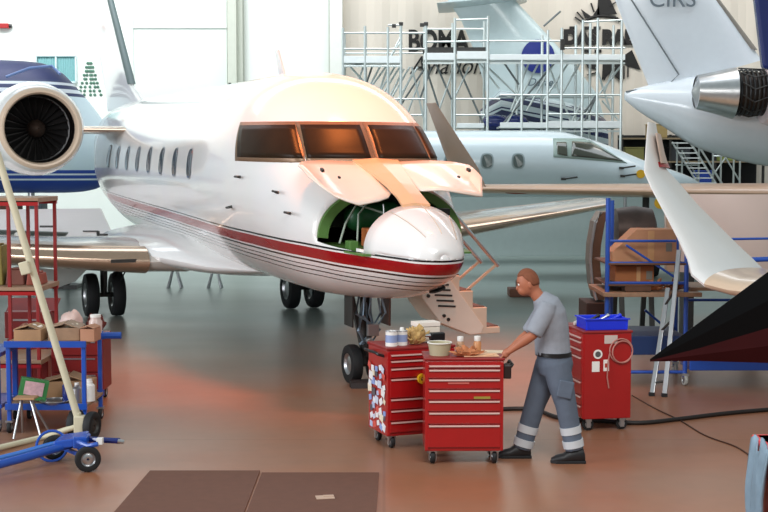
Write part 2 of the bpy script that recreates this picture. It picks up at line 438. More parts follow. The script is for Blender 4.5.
# lightning strips on the radome, black lower edge line
for a in (-.55, .1, .75):
    MB().path([SP(t, a, .006) for t in (.15, .25, .45, .65, .78)], .004, 6).build('lightning_strip', mat('strip_grey', 'dcc8b4', .4), ro)
# equipment bay: floor, bulkheads, frames, boxes
bay = MB()
bay.prism([(-.62, .7, 1.60), (.62, .7, 1.60), (.86, 1.85, 1.64), (-.86, 1.85, 1.64)], (0, 0, .02)).build('bay_floor', green, jet)
def arcring(t, s0, s1, wid, z0=1.66):
    m = MB(); rg = []
    for k in range(41):
        a = -PI/2-.0+PI*k/40
        def q(s, tt):
            p = SP(t, a); return V((p.x*s, tt, max(z0-.05, 1.66+(p.z-1.66)*s)))
        rg.append([q(s0, t), q(s1, t), q(s1, t+wid), q(s0, t+wid)])
    return m.rings(rg)
arcring(1.46, 1.0, .87, .07).build('bay_frame', green, jet)
arcring(1.72, .95, .86, .04).build('bay_frame', green, jet)
bk = []
for k in range(33):
    a = -PI/2+PI*k/32; p = SP(1.86, a); bk.append((p.x*.96, 1.86, 1.66+max(0, (p.z-1.66))*.96))
MB().prism(bk, (0, .02, 0)).build('bulkhead', mat('dark_bay', '16211a', .6), jet)
MB().cyl((-.36, 1.6, 1.95), (.1, 1.7, 1.98), .15, n=24).ball((-.36, 1.6, 1.95), .15).build('pressure_bottle', dgreen, jet, smooth=True)
MB().box((-.36, 1.0, 1.7), (.1, .1, .14)).build('avionics_box', beige, jet, bevel=.01)
MB().box((-.58, 1.15, 1.68), (.1, .16, .1)).build('avionics_box', green, jet, bevel=.01)
MB().box((-.3, 1.3, 1.75), (.16, .2, .2)).build('avionics_box', mat('orange_box', 'b5683a', .5), jet, bevel=.01)
MB().box((.5, 1.45, 1.85), (.3, .25, .4)).build('avionics_box', black, jet, bevel=.01)
MB().path([(-.7, 1.2, 1.7), (-.6, 1.3, 1.9), (-.4, 1.5, 2.1), (-.1, 1.4, 2.0)], .012).path([(-.5, 1.2, 1.7), (-.45, 1.3, 2.0), (-.2, 1.6, 2.15)], .01).build('wiring', mat('wire_pale', '9aa79a', .5), jet)
MB().path([(-.25, 1.0, 1.68), (-.24, 1.1, 2.12)], .008).build('prop_rod', alu, jet)
# spine between the two doors
sp = MB()
rg = []
for t, hw, z in ((.76, .16, 2.13), (.95, .15, 2.22), (1.2, .16, 2.32), (1.5, .2, 2.43), (1.8, .25, 2.53), (2.0, .28, 2.585)):
    rg.append([V((-hw, t, z)), V((0, t, z+.02)), V((hw, t, z)), V((hw, t, z-.03)), V((0, t, z-.02)), V((-hw, t, z-.03))])
sp.rings(rg).build('nose_spine', mat('spine_paint', 'eebd92', .35, coat=.4, var=.03), jet)
# nose bay doors, curved shells flipped up
for s in (-1, 1):
    m = MB(); rg = []
    U = [.14, .22, .34, .46, .58, .70, .82, .92, 1.02]
    zf = [2.24, 2.20, 2.17, 2.15, 2.13, 2.17, 2.22, 2.30, 2.42]
    tf = [1.12, 1.0, .95, .93, .93, .95, 1.0, 1.06, 1.3]
    zr = [2.54, 2.555, 2.565, 2.57, 2.575, 2.575, 2.57, 2.56, 2.53]
    if s > 0:
        zf = [2.26, 2.27, 2.28, 2.27, 2.25, 2.23, 2.21, 2.20, 2.40]
    for u, a, ta, b in zip(U, zf, tf, zr):
        w_ = 1.95-(.3*((u-.8)/.22)**2 if u > .8 else 0)
        row = []
        for j in range(9):
            q = j/8; row.append(V((s*u, ta+(w_-ta)*q, a+(b-a)*q+.012*math.sin(PI*q))))
        rg.append(row)
    m.rings(rg, cap=False, closed=False)
    d = m.build('nose_bay_door', mat('door_paint', 'f0e3d6', .3, coat=.5, var=.02), jet, smooth=True, solid=.018)
    MB().bar((s*.86, 1.28, 2.47), (s*.86, 1.34, 2.49), .03).bar((s*.7, 1.2, 2.4), (s*.7, 1.24, 2.41), .02).build('latch', dark, d)
# windshield
def patch(cs, off, nu=10, nv=6):
    """bilinear patch in (t,phi) over corners bl,br,tr,tl"""
    g = []
    for j in range(nv+1):
        v = j/nv; row = []
        for i in range(nu+1):
            u = i/nu
            t = (1-v)*((1-u)*cs[0][0]+u*cs[1][0])+v*((1-u)*cs[3][0]+u*cs[2][0])
            p = (1-v)*((1-u)*cs[0][1]+u*cs[1][1])+v*((1-u)*cs[3][1]+u*cs[2][1])
            row.append(SP(t, p, off))
        g.append(row)
    return g
def grow(cs, a, b):
    ct = sum(c[0] for c in cs)/4; cp = sum(c[1] for c in cs)/4
    return [(c[0]+math.copysign(a, c[0]-ct), c[1]+math.copysign(b, c[1]-cp)) for c in cs]
wfr = mat('windscreen_frame', '8d7057', .4, .3, var=.1)
def zpatch(pb0, pb1, pt1, pt0, z0, z1, off, nu=12, nv=6):
    g = []
    for j in range(nv+1):
        v = j/nv; z = z0+(z1-z0)*v; row = []
        for i in range(nu+1):
            u = i/nu; p = (1-v)*(pb0+(pb1-pb0)*u)+v*(pt0+(pt1-pt0)*u)
            row.append(SP(TZ(p, z), p, off))
        g.append(row)
    return g
ZB, ZT = 2.585, 2.965
for s in (-1, 1):
    for (b0, b1, t1, t0_) in ((.03, .74, .62, .03),):
        e_ = .035
        b0_, t0e = (b0-e_, t0_-e_)
        fr = MB().rings(zpatch(s*b0_, s*(b1+e_), s*(t1+e_), s*t0e, ZB-.045, ZT+.045, .006), cap=False, closed=False).build('windscreen_frame', wfr, jet, smooth=True, solid=.012)
        MB().rings(zpatch(s*b0, s*b1, s*t1, s*t0_, ZB, ZT, .016), cap=False, closed=False).build('windscreen_pane', glassd, fr, smooth=True, solid=.008)
def tzpatch(e, off, nu=10, nv=6):
    g = []
    for j in range(nv+1):
        v = j/nv; z = e[4]+(e[5]-e[4])*v; row = []
        for i in range(nu+1):
            u = i/nu; t = (1-v)*(e[0]+(e[1]-e[0])*u)+v*(e[2]+(e[3]-e[2])*u)
            row.append(SP(t, e[6]*PH(t, z), off))
        g.append(row)
    return g
for s in (-1, 1):
    ta, tb = TZ(.79, ZB), TZ(.67, ZT)
    fr = MB().rings(tzpatch((ta-.05, 3.50, tb-.05, 3.72, ZB-.045, ZT+.045, s), .006), cap=False, closed=False).build('windscreen_frame', wfr, jet, smooth=True, solid=.012)
    MB().rings(tzpatch((ta, 3.43, tb, 3.65, ZB, ZT, s), .016), cap=False, closed=False).build('windscreen_pane', glassd, fr, smooth=True, solid=.008)
# cabin windows
for s in (-1, 1):
    for i in range(8):
        t = 5.55+.94*i
        zc_ = 2.47
        out = []; inn = []
        for k in range(20):
            a = 2*PI*k/20
            dx = math.copysign(abs(math.cos(a))**.7, math.cos(a)); dz = math.copysign(abs(math.sin(a))**.7, math.sin(a))
            for lst, rx, rz, of in ((out, .15, .215, .004), (inn, .13, .195, .012)):
                lst.append(SP(t+dx*rx, s*PH(t, zc_+dz*rz), of))
        c_ = SP(t, s*PH(t, zc_), .006)
        wd_ = MB().add(out, [tuple(range(20))]).build('cabin_window', mat('window_surround', '9a9da2', .4), jet, fixn=True, solid=.004)
        MB().add(inn, [tuple(range(20))]).build('pane', glassb, wd_, solid=.004)
# entry door outline opening (left side of the aircraft) with dark interior
od = MB().rings(patch([(3.5, PH(3.5, 1.2)), (4.45, PH(4.4, 1.2)), (4.45, PH(4.4, 2.9)), (3.5, PH(3.5, 2.9))], .008, 8, 12), cap=False, closed=False).build('door_opening', mat('door_dark', '2b2420', .8), jet, solid=.006)
# probes, vents, antennas
for (t, ph_, L) in ((2.3, -PH(2.3, 2.2), .16), (3.3, -PH(3.3, 2.35), .14), (3.6, -PH(3.6, 1.98), .14), (2.0, -PH(2.0, 1.98), .2)):
    p = SP(t, ph_, .0); q = SP(t, ph_, .07)
    MB().cyl(p, q, .018, .012).cyl(q, q+V((0, -L, 0)), .014, .006).build('air_probe', dark, jet, smooth=True)
MB().lathe([(.01, 0), (.09, 0), (.09, .015), (.01, .02)], SP(.55, PI-.35, 0), SP(.55, PI-.35, .1)-SP(.55, PI-.35, 0), 20).build('landing_light', dark, jet)
p = SP(5.6, 0)
MB().prism([(0, 5.5, p.z-.02), (0, 5.78, p.z-.02), (0, 5.98, p.z+.38), (0, 5.86, p.z+.38)], (.03, 0, 0)).build('blade_antenna', white, jet, bevel=.006)
MB().cyl((0, 8.5, 3.6), (0, 8.5, 3.7), .05, .02).build('beacon', dark, jet)
# wings
def half_wing(s, tipu):
    rg = []
    for u, tl, ch, th, z in ((1.0, 6.7, 5.2, .54, 1.13), (1.6, 7.0, 4.7, .5, 1.13), (2.6, 7.5, 4.0, .44, 1.18), (4, 8.15, 3.2, .38, 1.28), (6, 9.1, 2.4, .3, 1.43), (tipu, 10.1+(tipu-8.4)*.45, 1.6, .2, 1.63+(tipu-8.4)*.07)):
        z = z-(.08+.03*u if s < 0 else 0)
        rg.append(foil((s*u, tl, z), (s*u, tl+ch, z+.02), th*.95, (0, 0, 1)))
    return MB().rings(rg)
wingm = mat('wing_grey_paint', 'cfc6bd', .22, .25, coat=.5, var=.02)
lem = mat('polished_leading_edge', 'c5a78f', .16, .85, var=.03)
for s, tu in ((-1, 9.2), (1, 8.0)):
    wg = half_wing(s, tu).build('wing', wingm, jet, smooth=True)
    m = MB(); rg = []
    for u, tl, th, z in ((1.6, 7.0, .5, 1.13), (2.6, 7.5, .44, 1.18), (4, 8.15, .38, 1.28), (6, 9.1, .3, 1.43), (tu, 10.1+(tu-8.4)*.45, .2, 1.63+(tu-8.4)*.07)):
        r_ = []; z = z-(.08+.03*u if s < 0 else 0)
        for k in range(-6, 7):
            x = (abs(k)/6)**2*.38; y = 5*(.2969*math.sqrt(x/3.2)-.126*x/3.2-.3516*(x/3.2)**2)*th*.95*1.02+.004
            r_.append(V((s*u, tl+x-.006, z+math.copysign(y if k else 0, k))))
        rg.append(r_)
    m.rings(rg, cap=False, closed=False).build('leading_edge', lem, wg, smooth=True)
    fl = MB()
    fl.rings([foil((s*2.2, 11.2, 1.16), (s*2.2, 12.1, 1.0), .05, (0, 0, 1)), foil((s*5.5, 11.0, 1.36), (s*5.5, 11.6, 1.25), .04, (0, 0, 1))]).build('flap', mat('flap_grey', '9aa3a2', .35, coat=.3), wg, smooth=True)
    for u in (3.1, 5.0):
        fl = MB().ball((s*u, 10.6, 1.12 if u < 4 else 1.25), (.07, .55, .1)).build('flap_track_fairing', offw, wg, smooth=True)
# belly fairing
rg = []
for t, w_, z0, z1 in ((5.6, .3, .93, 1.0), (6.1, .95, .84, 1.15), (6.6, 1.35, .8, 1.32), (7.4, 1.72, .78, 1.42), (9, 1.8, .78, 1.42), (11, 1.7, .8, 1.35), (12, 1.2, .88, 1.2), (12.8, .4, .96, 1.05)):
    rg.append([V((w_*math.cos(a), t, (z0+z1)/2+(z1-z0)/2*math.sin(a))) for a in [2*PI*k/32 for k in range(32)]])
MB().rings(rg).build('belly_fairing', white, jet, smooth=True)
MB().box((-1.9, 7.1, 1.02), (.5, .02, .05)).build('vent_slot', dark, jet)
# engines
fan_m = mat('fan_dark', '120b08', .4, .4, var=.3)
lip = mat('inlet_lip', 'd8c0a8', .35, .0, var=.03)
for s in (-1, 1):
    c_ = V((s*2.67, 10.9, 2.96)); ax = V((0, 1, 0))
    e = MB().lathe([(.60, .12), (.66, .03), (.69, .06), (.76, .3), (.83, 1.0), (.82, 2.0), (.74, 3.0), (.6, 3.7), (.52, 3.72), (.5, 3.0), (.56, .6)], c_, ax, 48).build('engine_nacelle', white, jet, smooth=True)
    MB().lathe([(.585, .16), (.595, .05), (.615, .0), (.645, -.005), (.675, .025), (.70, .07)], c_, ax, 48).build('inlet_lip', lip, e, smooth=True)
    MB().lathe([(.585, .16), (.56, .5), (.56, .8), (.01, .8)], c_, ax, 48).build('inlet_duct', fan_m, e, smooth=True)
    MB().lathe([(.01, .38), (.06, .42), (.14, .6), (.17, .8)], c_, ax, 24).build('spinner', mat('spinner_brown', '33241b', .6, .0), e, smooth=True)
    fb_ = MB()
    for k in range(24):
        a = 2*PI*k/24; d0 = V((math.cos(a), 0, math.sin(a))); d1 = V((math.cos(a+.2), 0, math.sin(a+.2)))
        fb_.prism([c_+d0*.16+ax*.68, c_+d0*.55+ax*.66, c_+d1*.55+ax*.78, c_+d1*.16+ax*.78], d0.cross(ax)*.006)
    fb_.build('fan_blades', mat('fan_blade', '0a0606', .95, .0), e)
    py = MB().rings([foil((s*1.1, 11.3, 2.95), (s*1.1, 14.6, 2.95), .16, (0, 0, 1)), foil((s*1.95, 11.2, 2.95), (s*1.95, 14.3, 2.95), .14, (0, 0, 1))])
    py.build('engine_pylon', lem, jet, smooth=True)
# tail fin with dark leading edge boot
rgF = [foil((0, 15.2, 3.45), (0, 20.3, 3.45), .16, (1, 0, 0)), foil((0, 16.85, 3.95), (0, 20.6, 3.95), .16, (1, 0, 0)), foil((0, 21.55, 7.6), (0, 23.8, 7.6), .1, (1, 0, 0))]
fin = MB().rings(rgF).build('tail_fin', white, jet, smooth=True)
MB().rings([foil((0, 16.9, 4.0), (0, 17.4, 4.0), .17, (1, 0, 0)), foil((0, 21.5, 7.6), (0, 21.9, 7.6), .13, (1, 0, 0))]).build('leading_edge_boot', mat('boot_grey', '4f6363', .5, var=.05), fin, smooth=True)
for s in (-1, 1):
    MB().rings([foil((0, 21.4, 7.65), (0, 23.9, 7.65), .14, (0, 0, 1)), foil((s*3.1, 23, 7.75), (s*3.1, 24.4, 7.75), .07, (0, 0, 1))]).build('tailplane', white, jet, smooth=True)
# landing gear (local up differs by the slight nose-down attitude)
def gear_z(t): return -t*math.tan(JP)      # local height of the floor
def gear(t, u, dual, r, w_, name, top):
    g0 = gear_z(t)
    mbx = MB().cyl((u, t, g0+r), (u, t-.05, top), .055, .075).cyl((u-dual, t, g0+r), (u+dual, t, g0+r), .04).bar((u, t+.05, g0+r+.15), (u, t+.55, top), .05).bar((u, t-.1, g0+r+.1), (u, t-.16, g0+r+.42), .04)
    o = mbx.build(name, dark, jet, smooth=True)
    for s in (-1, 1): wheel(o, (u+s*dual, t, g0+r+.003), r, w_, (1, 0, 0), rubber, alu)
    return o
ng = gear(2.3, 0, .15, .23, .14, 'nose_landing_gear', 1.1)
tubes = MB()
for k in range(9):
    a = random.uniform(-.12, .12); tubes.path([(a, 2.15+random.uniform(-.1, .1), 1.02), (a*1.6, 2.1+random.uniform(-.1, .1), .8), (random.uniform(-.14, .14), 2.15, .6), (random.uniform(-.1, .1), 2.25, .42)], .014, 6)
tubes.build('hydraulic_lines', mat('hose_grey_blue', '8ba0b0', .4, .3, var=.3), ng, smooth=True)
MB().box((-.23, 2.2, .85), (.02, .28, .4)).build('gear_door', dark, ng, bevel=.005)
MB().box((.23, 2.2, .85), (.02, .28, .4)).build('gear_door', mat('door_brown', '5a3a30', .4), ng, bevel=.005)
MB().box((0, 2.02, .62), (.14, .06, .14)).cyl((-.06, 2.0, .5), (-.06, 1.94, .5), .04).build('taxi_light', alu, ng, bevel=.01)
for s in (-1, 1):
    g = gear(10.2, s*1.76, .22, .37, .22, 'main_landing_gear', 1.2)
    if s < 0:
        MB().prism([(u, 9.7, z) for u, z in ((-1.95, 1.0), (-2.25, 1.0), (-2.6, .66), (-2.95, .7), (-3.02, .5), (-2.6, .36), (-2.3, .46), (-1.98, .78))], (0, .06, 0)).build('gear_door', mat('gear_door_grey', 'b9bfbb', .35, coat=.3), g, bevel=.005)
    MB().bar((s*1.4, 9.7, .95), (s*1.62, 10.05, .5), .05).bar((s*1.3, 10.3, .9), (s*1.6, 10.1, .3), .05).path([(s*1.5, 9.8, .95), (s*1.45, 9.85, .6), (s*1.6, 9.95, .25)], .015).build('brace', black, g)
# air stair door
t0, tw = 3.05, .62
prof = [(1.1, 1.32), (1.4, 1.32), (1.4, 1.1), (1.57, 1.1), (1.57, .9), (1.76, .9), (1.76, .68), (1.96, .68), (1.96, .42), (2.15, .42), (2.15, .34), (1.72, .33), (1.3, .5), (1.05, .82), (.98, 1.1)]
stair = MB().prism([(u, t0, z) for u, z in prof], (0, tw, 0)).build('air_stair', mat('stair_paint', 'd9cbb8', .5, var=.04), jet, bevel=.01)
MB().prism([(u, t0-.03, z) for u, z in ((1.0, 1.12), (1.25, 1.28), (1.9, .44), (1.86, .35), (1.72, .34), (1.3, .51), (1.05, .83))], (0, .028, 0)).build('side_panel', mat('stair_paint_pale', 'e6ddd0', .45, var=.03), stair, bevel=.004)
for i in range(5):
    c_ = V((1.28+i*.025, t0-.036, 1.0-i*.07)); MB().box(c_, (.24, .012, .022), (0, R(4), 0)).build('vent_slot', dark, stair)
for (u, z) in ((1.4, 1.1), (1.57, .9), (1.76, .68), (1.96, .42)):
    MB().box((u+.09, t0+tw/2, z+.006), (.17, tw-.06, .012)).build('tread', mat('tread_brown', '6a4233', .7, var=.1), stair)
for u, z in ((1.12, .86), (1.34, .6), (1.4, .55)): MB().cyl((u, t0-.05, z), (u, t0-.03, z), .022).build('bolt', dark, stair)
for tt in (t0+.06, t0+tw-.06):
    hr = MB().cyl((1.4, tt, 2.0), (2.14, tt, 1.2), .027).build('handrail', chrome, stair, smooth=True)
    MB().bar((2.11, tt, 1.22), (1.62, tt, .84), .03).build('rail_strut', mat('strut_tan', 'd8b79a', .4), stair)
# ------------------------------------------------------------------ background aircraft
def body_loft(stations, n=40):
    """stations: (x, half_width, z_bottom, z_top) nose towards +X"""
    rg = []
    for x, w, z0, z1 in stations:
        rg.append([V((x, w*math.cos(2*PI*k/n), (z0+z1)/2+(z1-z0)/2*math.sin(2*PI*k/n))) for k in range(n)])
    return MB().rings(rg)
def side_ring(cx, cz, rx, rz, yf, n=20, e=.75):
    out = []
    for k in range(n):
        a = 2*PI*k/n; out.append((cx+math.copysign(abs(math.cos(a))**e, math.cos(a))*rx, cz+math.copysign(abs(math.sin(a))**e, math.sin(a))*rz))
    return [V((x, yf(x, z), z)) for x, z in out]
def body_y(stations):
    X = [s_[0] for s_ in stations]; W = pchip(X, [s_[1] for s_ in stations]); Z0 = pchip(X, [s_[2] for s_ in stations]); Z1 = pchip(X, [s_[3] for s_ in stations])
    def f(x, z, off=.012):
        c = (Z0(x)+Z1(x))/2; h = (Z1(x)-Z0(x))/2; q = max(0, 1-((z-c)/h)**2)
        return -W(x)*math.sqrt(q)-off
    return f
pale = mat('pale_blue_paint', 'cfdde2', .25, coat=.5, var=.015)
# small jet behind the wing tip, nose to the right
LD = 34.0
lear = thing('small_jet', 'small pale jet with oval cabin windows standing behind the striped jet, nose to the right', 'airplane', (0, LD, 0))
stl = [(-5.5, .3, 2.6, 2.9), (-4.5, .6, 2.2, 3.2), (-2.5, .82, 1.8, 3.42), (0, .85, 1.72, 3.45), (3.9, .85, 1.72, 3.45), (4.6, .84, 1.72, 3.42), (5.2, .82, 1.72, 3.28), (5.9, .77, 1.72, 3.05), (6.6, .66, 1.72, 2.75), (7.4, .48, 1.74, 2.47), (8.0, .28, 1.8, 2.25), (8.3, .05, 1.98, 2.05)]
ptl = [stl[0]]
Xs = [q[0] for q in stl]; Fs = [pchip(Xs, [q[i] for q in stl]) for i in (1, 2, 3)]
dense = [(x,)+tuple(f(x) for f in Fs) for x in [(-5.5+13.8*i/50) for i in range(51)]]
body_loft(dense).build('fuselage', pale, lear, smooth=True)
yf = body_y(stl)
for px in (451, 487, 518):
    p = at(px, 161, LD-.8); c = (p.x, p.z)
    f_ = MB().add(side_ring(p.x, p.z, .17, .21, yf), [tuple(range(20))]).build('cabin_window', mat('window_rim', '9fb0b4', .4), lear, solid=.02)
    MB().add(side_ring(p.x, p.z, .13, .17, lambda x, z: yf(x, z, .04)), [tuple(range(20))]).build('pane', mat('pane_grey', '56625f', .15, coat=.5), f_, solid=.01)
def quad_on(pts, off, n=8):
    cs = [at(a, b, LD-.75) for a, b in pts]; g = []
    for j in range(n+1):
        v = j/n; row = []
        for i in range(n+1):
            u = i/n; x = (1-v)*((1-u)*cs[0].x+u*cs[1].x)+v*((1-u)*cs[3].x+u*cs[2].x); z = (1-v)*((1-u)*cs[0].z+u*cs[1].z)+v*((1-u)*cs[3].z+u*cs[2].z)
            row.append(V((x, yf(x, z, off), z)))
        g.append(row)
    return g
f_ = MB().rings(quad_on([(553, 157), (628, 163), (590, 138), (554, 138)], .012), cap=False, closed=False).build('cockpit_frame', mat('cockpit_frame_grey', '8fa39c', .35), lear, smooth=True, solid=.02)
for q in ([(557, 154), (567, 156), (567, 142), (557, 142)], [(571, 156), (624, 161), (592, 142), (573, 141)]):
    MB().rings(quad_on(q, .035), cap=False, closed=False).build('cockpit_pane', mat('cockpit_pane_olive', '3d4034', .1, coat=.8, var=.3, scale=2), f_, smooth=True, solid=.01)
p = at(640, 174, LD-.6); MB().cyl((p.x, yf(p.x, p.z), p.z), (p.x, yf(p.x, p.z, .06), p.z), .11, n=20).build('yellow_cover', yellow, lear)
for (a, b) in ((621, 168), (622, 176), (563, 179)):
    p = at(a, b, LD-.7); y_ = yf(p.x, p.z)
    MB().box((p.x, y_-.03, p.z), (.12, .06, .06)).cyl((p.x, y_-.06, p.z), (p.x+.35, y_-.06, p.z+.05), .02).build('air_probe', dark, lear)
MB().rings([foil((1.5, -.6, 1.75), (-1.2, -.6, 1.75), .3, (0, 0, 1)), foil((-.6, -2.0, 1.8), (-1.6, -2.0, 1.8), .1, (0, 0, 1))]).build('wing', tan, lear, smooth=True)
for (x, y) in ((6.3, 0), (-.6, -.7), (-.6, .7)):
    g = MB().cyl((x, y, .25), (x, y, 1.9), .05).cyl((x, y-.1, .22), (x, y+.1, .22), .04).build('landing_gear', alu, lear, smooth=True)
    wheel(g, (x, y+.1, .232), .23, .14, (0, 1, 0), rubber, alu)

# long tan wing with upturned winglet, in front of the small jet
WY = 29.5
aw = thing('wing_of_parked_jet', 'long tan wing with a tall upswept winglet in front of the small jet', 'airplane wing', (0, WY, 0))
a0 = at(476, 188, WY); a1 = at(790, 190, WY)
MB().rings([foil((a0.x, -.3, a0.z-.02), (a0.x, 1.1, a0.z-.0), .2, (0, 0, 1)), foil((a1.x, -1.5, a1.z-.06), (a1.x, 2.0, a1.z), .4, (0, 0, 1)), foil((16, -2.2, a1.z-.2), (16, 2.6, a1.z-.2), .55, (0, 0, 1))]).build('wing_panel', tan, aw, smooth=True)
b0, b1, b2, b3 = at(452, 168, WY), at(478, 168, WY), at(437, 101, WY), at(428, 101, WY)
MB().rings([foil((a0.x+.2, -.3, a0.z), (a0.x+.2, 1.1, a0.z), .18, (0, 0, 1)), foil((b1.x, -.1, b1.z), (b0.x, 1.0, b0.z), .1, (.3, 1, .2)), foil((b2.x, .75, b2.z), (b3.x, 1.25, b3.z), .05, (.3, 1, .2))]).build('winglet', mat('winglet_brown', 'a98a78', .4, coat=.2, var=.04), aw, smooth=True)
g = MB().cyl((6.0, .3, .3), (6.0, .3, 2.0), .08).cyl((5.8, .3, .36), (6.2, .3, .36), .05).build('landing_gear', dark, aw, smooth=True)
for s in (-1, 1): wheel(g, (6+.2*s, .3, .353), .35, .18, (1, 0, 0), rubber, alu)
for (a, b) in ((519, 190),):
    p = at(a, b, WY); MB().ball((p.x, -.28, p.z-.05), (.35, .04, .04)).build('access_stain', mat('reddish_brown', '8a4a30', .4), aw, smooth=True)
p = at(660, 203, WY-.9); cy_ = MB().cyl((p.x, -.95, p.z), (p.x, -.9, p.z), .13, n=20).build('yellow_cover', yellow, aw); MB().cyl((p.x, -.9, p.z), (p.x+.1, -.5, p.z+.3), .02).build('lanyard', dark, cy_)

# large jet rear end at top right, nose to the right
BD = 35.0
big = thing('large_white_jet', 'large white jet seen from its tail cone and fin at top right with exposed engine', 'airplane', (0, BD, 0))
cz = []
for px, yt, yb in ((625, 92, 100), (640, 87, 112), (665, 82, 127), (695, 76, 146), (730, 73, 158), (768, 71, 166), (850, 68, 172), (1000, 66, 176), (1200, 66, 178), (1290, 90, 176), (1330, 140, 165)):
    a = at(px, yt, BD); b = at(px, yb, BD); cz.append((a.x, (a.z-b.z)/2*1.0, b.z, a.z))
Xs = [q[0] for q in cz]; Fs = [pchip(Xs, [q[i] for q in cz]) for i in (1, 2, 3)]
bigw = mat('big_jet_white', 'dde3e8', .2, coat=.6, var=.015)
body_loft([(x,)+tuple(f(x) for f in Fs) for x in [Xs[0]+(Xs[-1]-Xs[0])*(i/60) for i in range(61)]], 48).build('fuselage', bigw, big, smooth=True)
def FP(px, py, dy=0): q = at(px, py, BD); return V((q.x, dy, q.z))
fz = [(FP(762, 60), FP(651, 92)), (FP(718, 0), FP(615, 0)), (FP(650, -100), FP(570, -100))]
ff = MB().rings([foil(a, b, .42, (0, 1, 0)) for a, b in fz]).build('tail_fin', bigw, big, smooth=True)
MB().path([FP(630, 0, -.16), FP(655, 40, -.19), FP(677, 75, -.2), FP(668, 84, -.2), FP(625, 92, -.1)], .022, 6).build('rudder_gap', mat('gap_grey', '6d7478', .6), ff)
MB().rings([foil(FP(716, -5), FP(707, -5), .22, (0, 1, 0)), foil(FP(757, 50), FP(746, 49), .3, (0, 1, 0))]).build('leading_edge_boot', mat('boot_taupe', '8b857c', .5), ff, smooth=True)
MB().rings([foil(FP(700, -90), FP(610, -90), .2, (0, 0, 1)), foil(FP(690, -98)+V((0, -3.5, 0)), FP(640, -98)+V((0, -3.5, 0)), .1, (0, 0, 1))]).build('tailplane', bigw, big, smooth=True)
q = FP(670, 1, -.3); text('tail_lettering', 'CIRS', .62, mat('letter_grey', '6d7880', .5), ff, q, ext=.01)
# engine with polished nozzle and exposed core
e0 = at(696, 94, BD-1.7); e1 = at(733, 92, BD-1.7)
z_ = e1.z; ex = e1.x-e0.x
eng = MB().lathe([(.40, 0), (.43, .0), (.56, ex*.6), (.66, ex), (.62, ex), (.5, ex*.6), (.36, .1)], (e0.x, -1.7, z_), (1, 0, -.03), 36).build('exhaust_nozzle', mat('brushed_nozzle', 'c9c9c9', .3, 1., var=.08), big, smooth=True)
MB().lathe([(.001, -.12), (.12, -.08), (.3, .02), (.395, .02), (.395, .08), (.001, .08)], (e0.x, -1.7, z_), (1, 0, -.03), 28).build('exhaust_cone', alu, eng, smooth=True)
core = MB().lathe([(.36, ex-.1), (.52, ex+.05), (.56, ex+.3), (.55, ex+.75), (.4, ex+1.0)], (e0.x, -1.7, z_), (1, 0, -.03), 28).build('engine_core', mat('engine_core', '332a26', .5, .7, var=.4, scale=9), big, smooth=True)
for k in range(7): MB().torus((e0.x+ex+.08+.11*k, -1.7, z_-.02), .565 if k in (0, 6) else .575, .025, (1, 0, 0), 28, 6).build('core_ring', dark if k % 3 == 1 else black, core, smooth=True)
for k in range(6):
    a = R(100+30*k); MB().path([(e0.x+ex+.1, -1.7+.6*math.cos(a), z_+.6*math.sin(a)), (e0.x+ex+.4, -1.7+.63*math.cos(a+.3), z_+.63*math.sin(a+.3)), (e0.x+ex+.75, -1.7+.58*math.cos(a+.1), z_+.58*math.sin(a+.1))], .02, 6).build('core_pipe', dark, core, smooth=True)
MB().lathe([(.5, ex+.75), (.74, ex+.78), (.8, ex+.95), (.84, ex+2.2), (.78, ex+3.4), (.6, ex+3.5)], (e0.x, -1.7, z_), (1, 0, -.03), 36).build('engine_cowl', mat('cowl_pink', 'e6cfd0', .3, coat=.4), big, smooth=True)
MB().rings([foil((e0.x+3.6, -.9, z_-.1), (e0.x+.9, -.9, z_-.1), .22, (0, 0, 1)), foil((e0.x+3.6, -1.4, z_-.05), (e0.x+1.1, -1.4, z_-.05), .2, (0, 0, 1))]).build('engine_pylon', bigw, big, smooth=True)
for x in (14, 24):
    for y in ((-1.6, 1.6) if x == 14 else (0,)):
        g = MB().cyl((x, y, .4), (x, y*.5, 3.2), .1).build('landing_gear', alu, big, smooth=True)
        for s in (-1, 1): wheel(g, (x, y+.22*s, .402), .4, .2, (0, 1, 0), rubber, alu)
MB().rings([foil((15.5, 0, 2.7), (11.5, 0, 2.7), .5, (0, 0, 1)), foil((14.5, -1.9, 2.75), (11.6, -1.9, 2.75), .4, (0, 0, 1))]).build('wing_stub', bigw, big, smooth=True)
# navy fin tip at the right edge
nv = at(768, 40, 24)
nf = thing('navy_tail_fin', 'dark navy fin edge at the top right corner of the picture', 'tail fin', (nv.x, 24, 0))
n0, n1 = at(755, -20, 24), at(768, 68, 24)
MB().prism([(n0.x-nv.x-.03, 0, n0.z), (n1.x-nv.x-.08, 0, n1.z), (n1.x-nv.x+1.3, 0, n1.z-.3), (n0.x-nv.x+2.2, 0, n0.z)], (0, .22, 0)).build('fin', navy, nf, bevel=.05)
MB().cyl((1.2, .11, 0), (1.2, .11, 4.4), .3, .22).box((1.2, .11, .1), (1.4, 1.4, .2)).build('fin_stand', navy, nf, smooth=True)

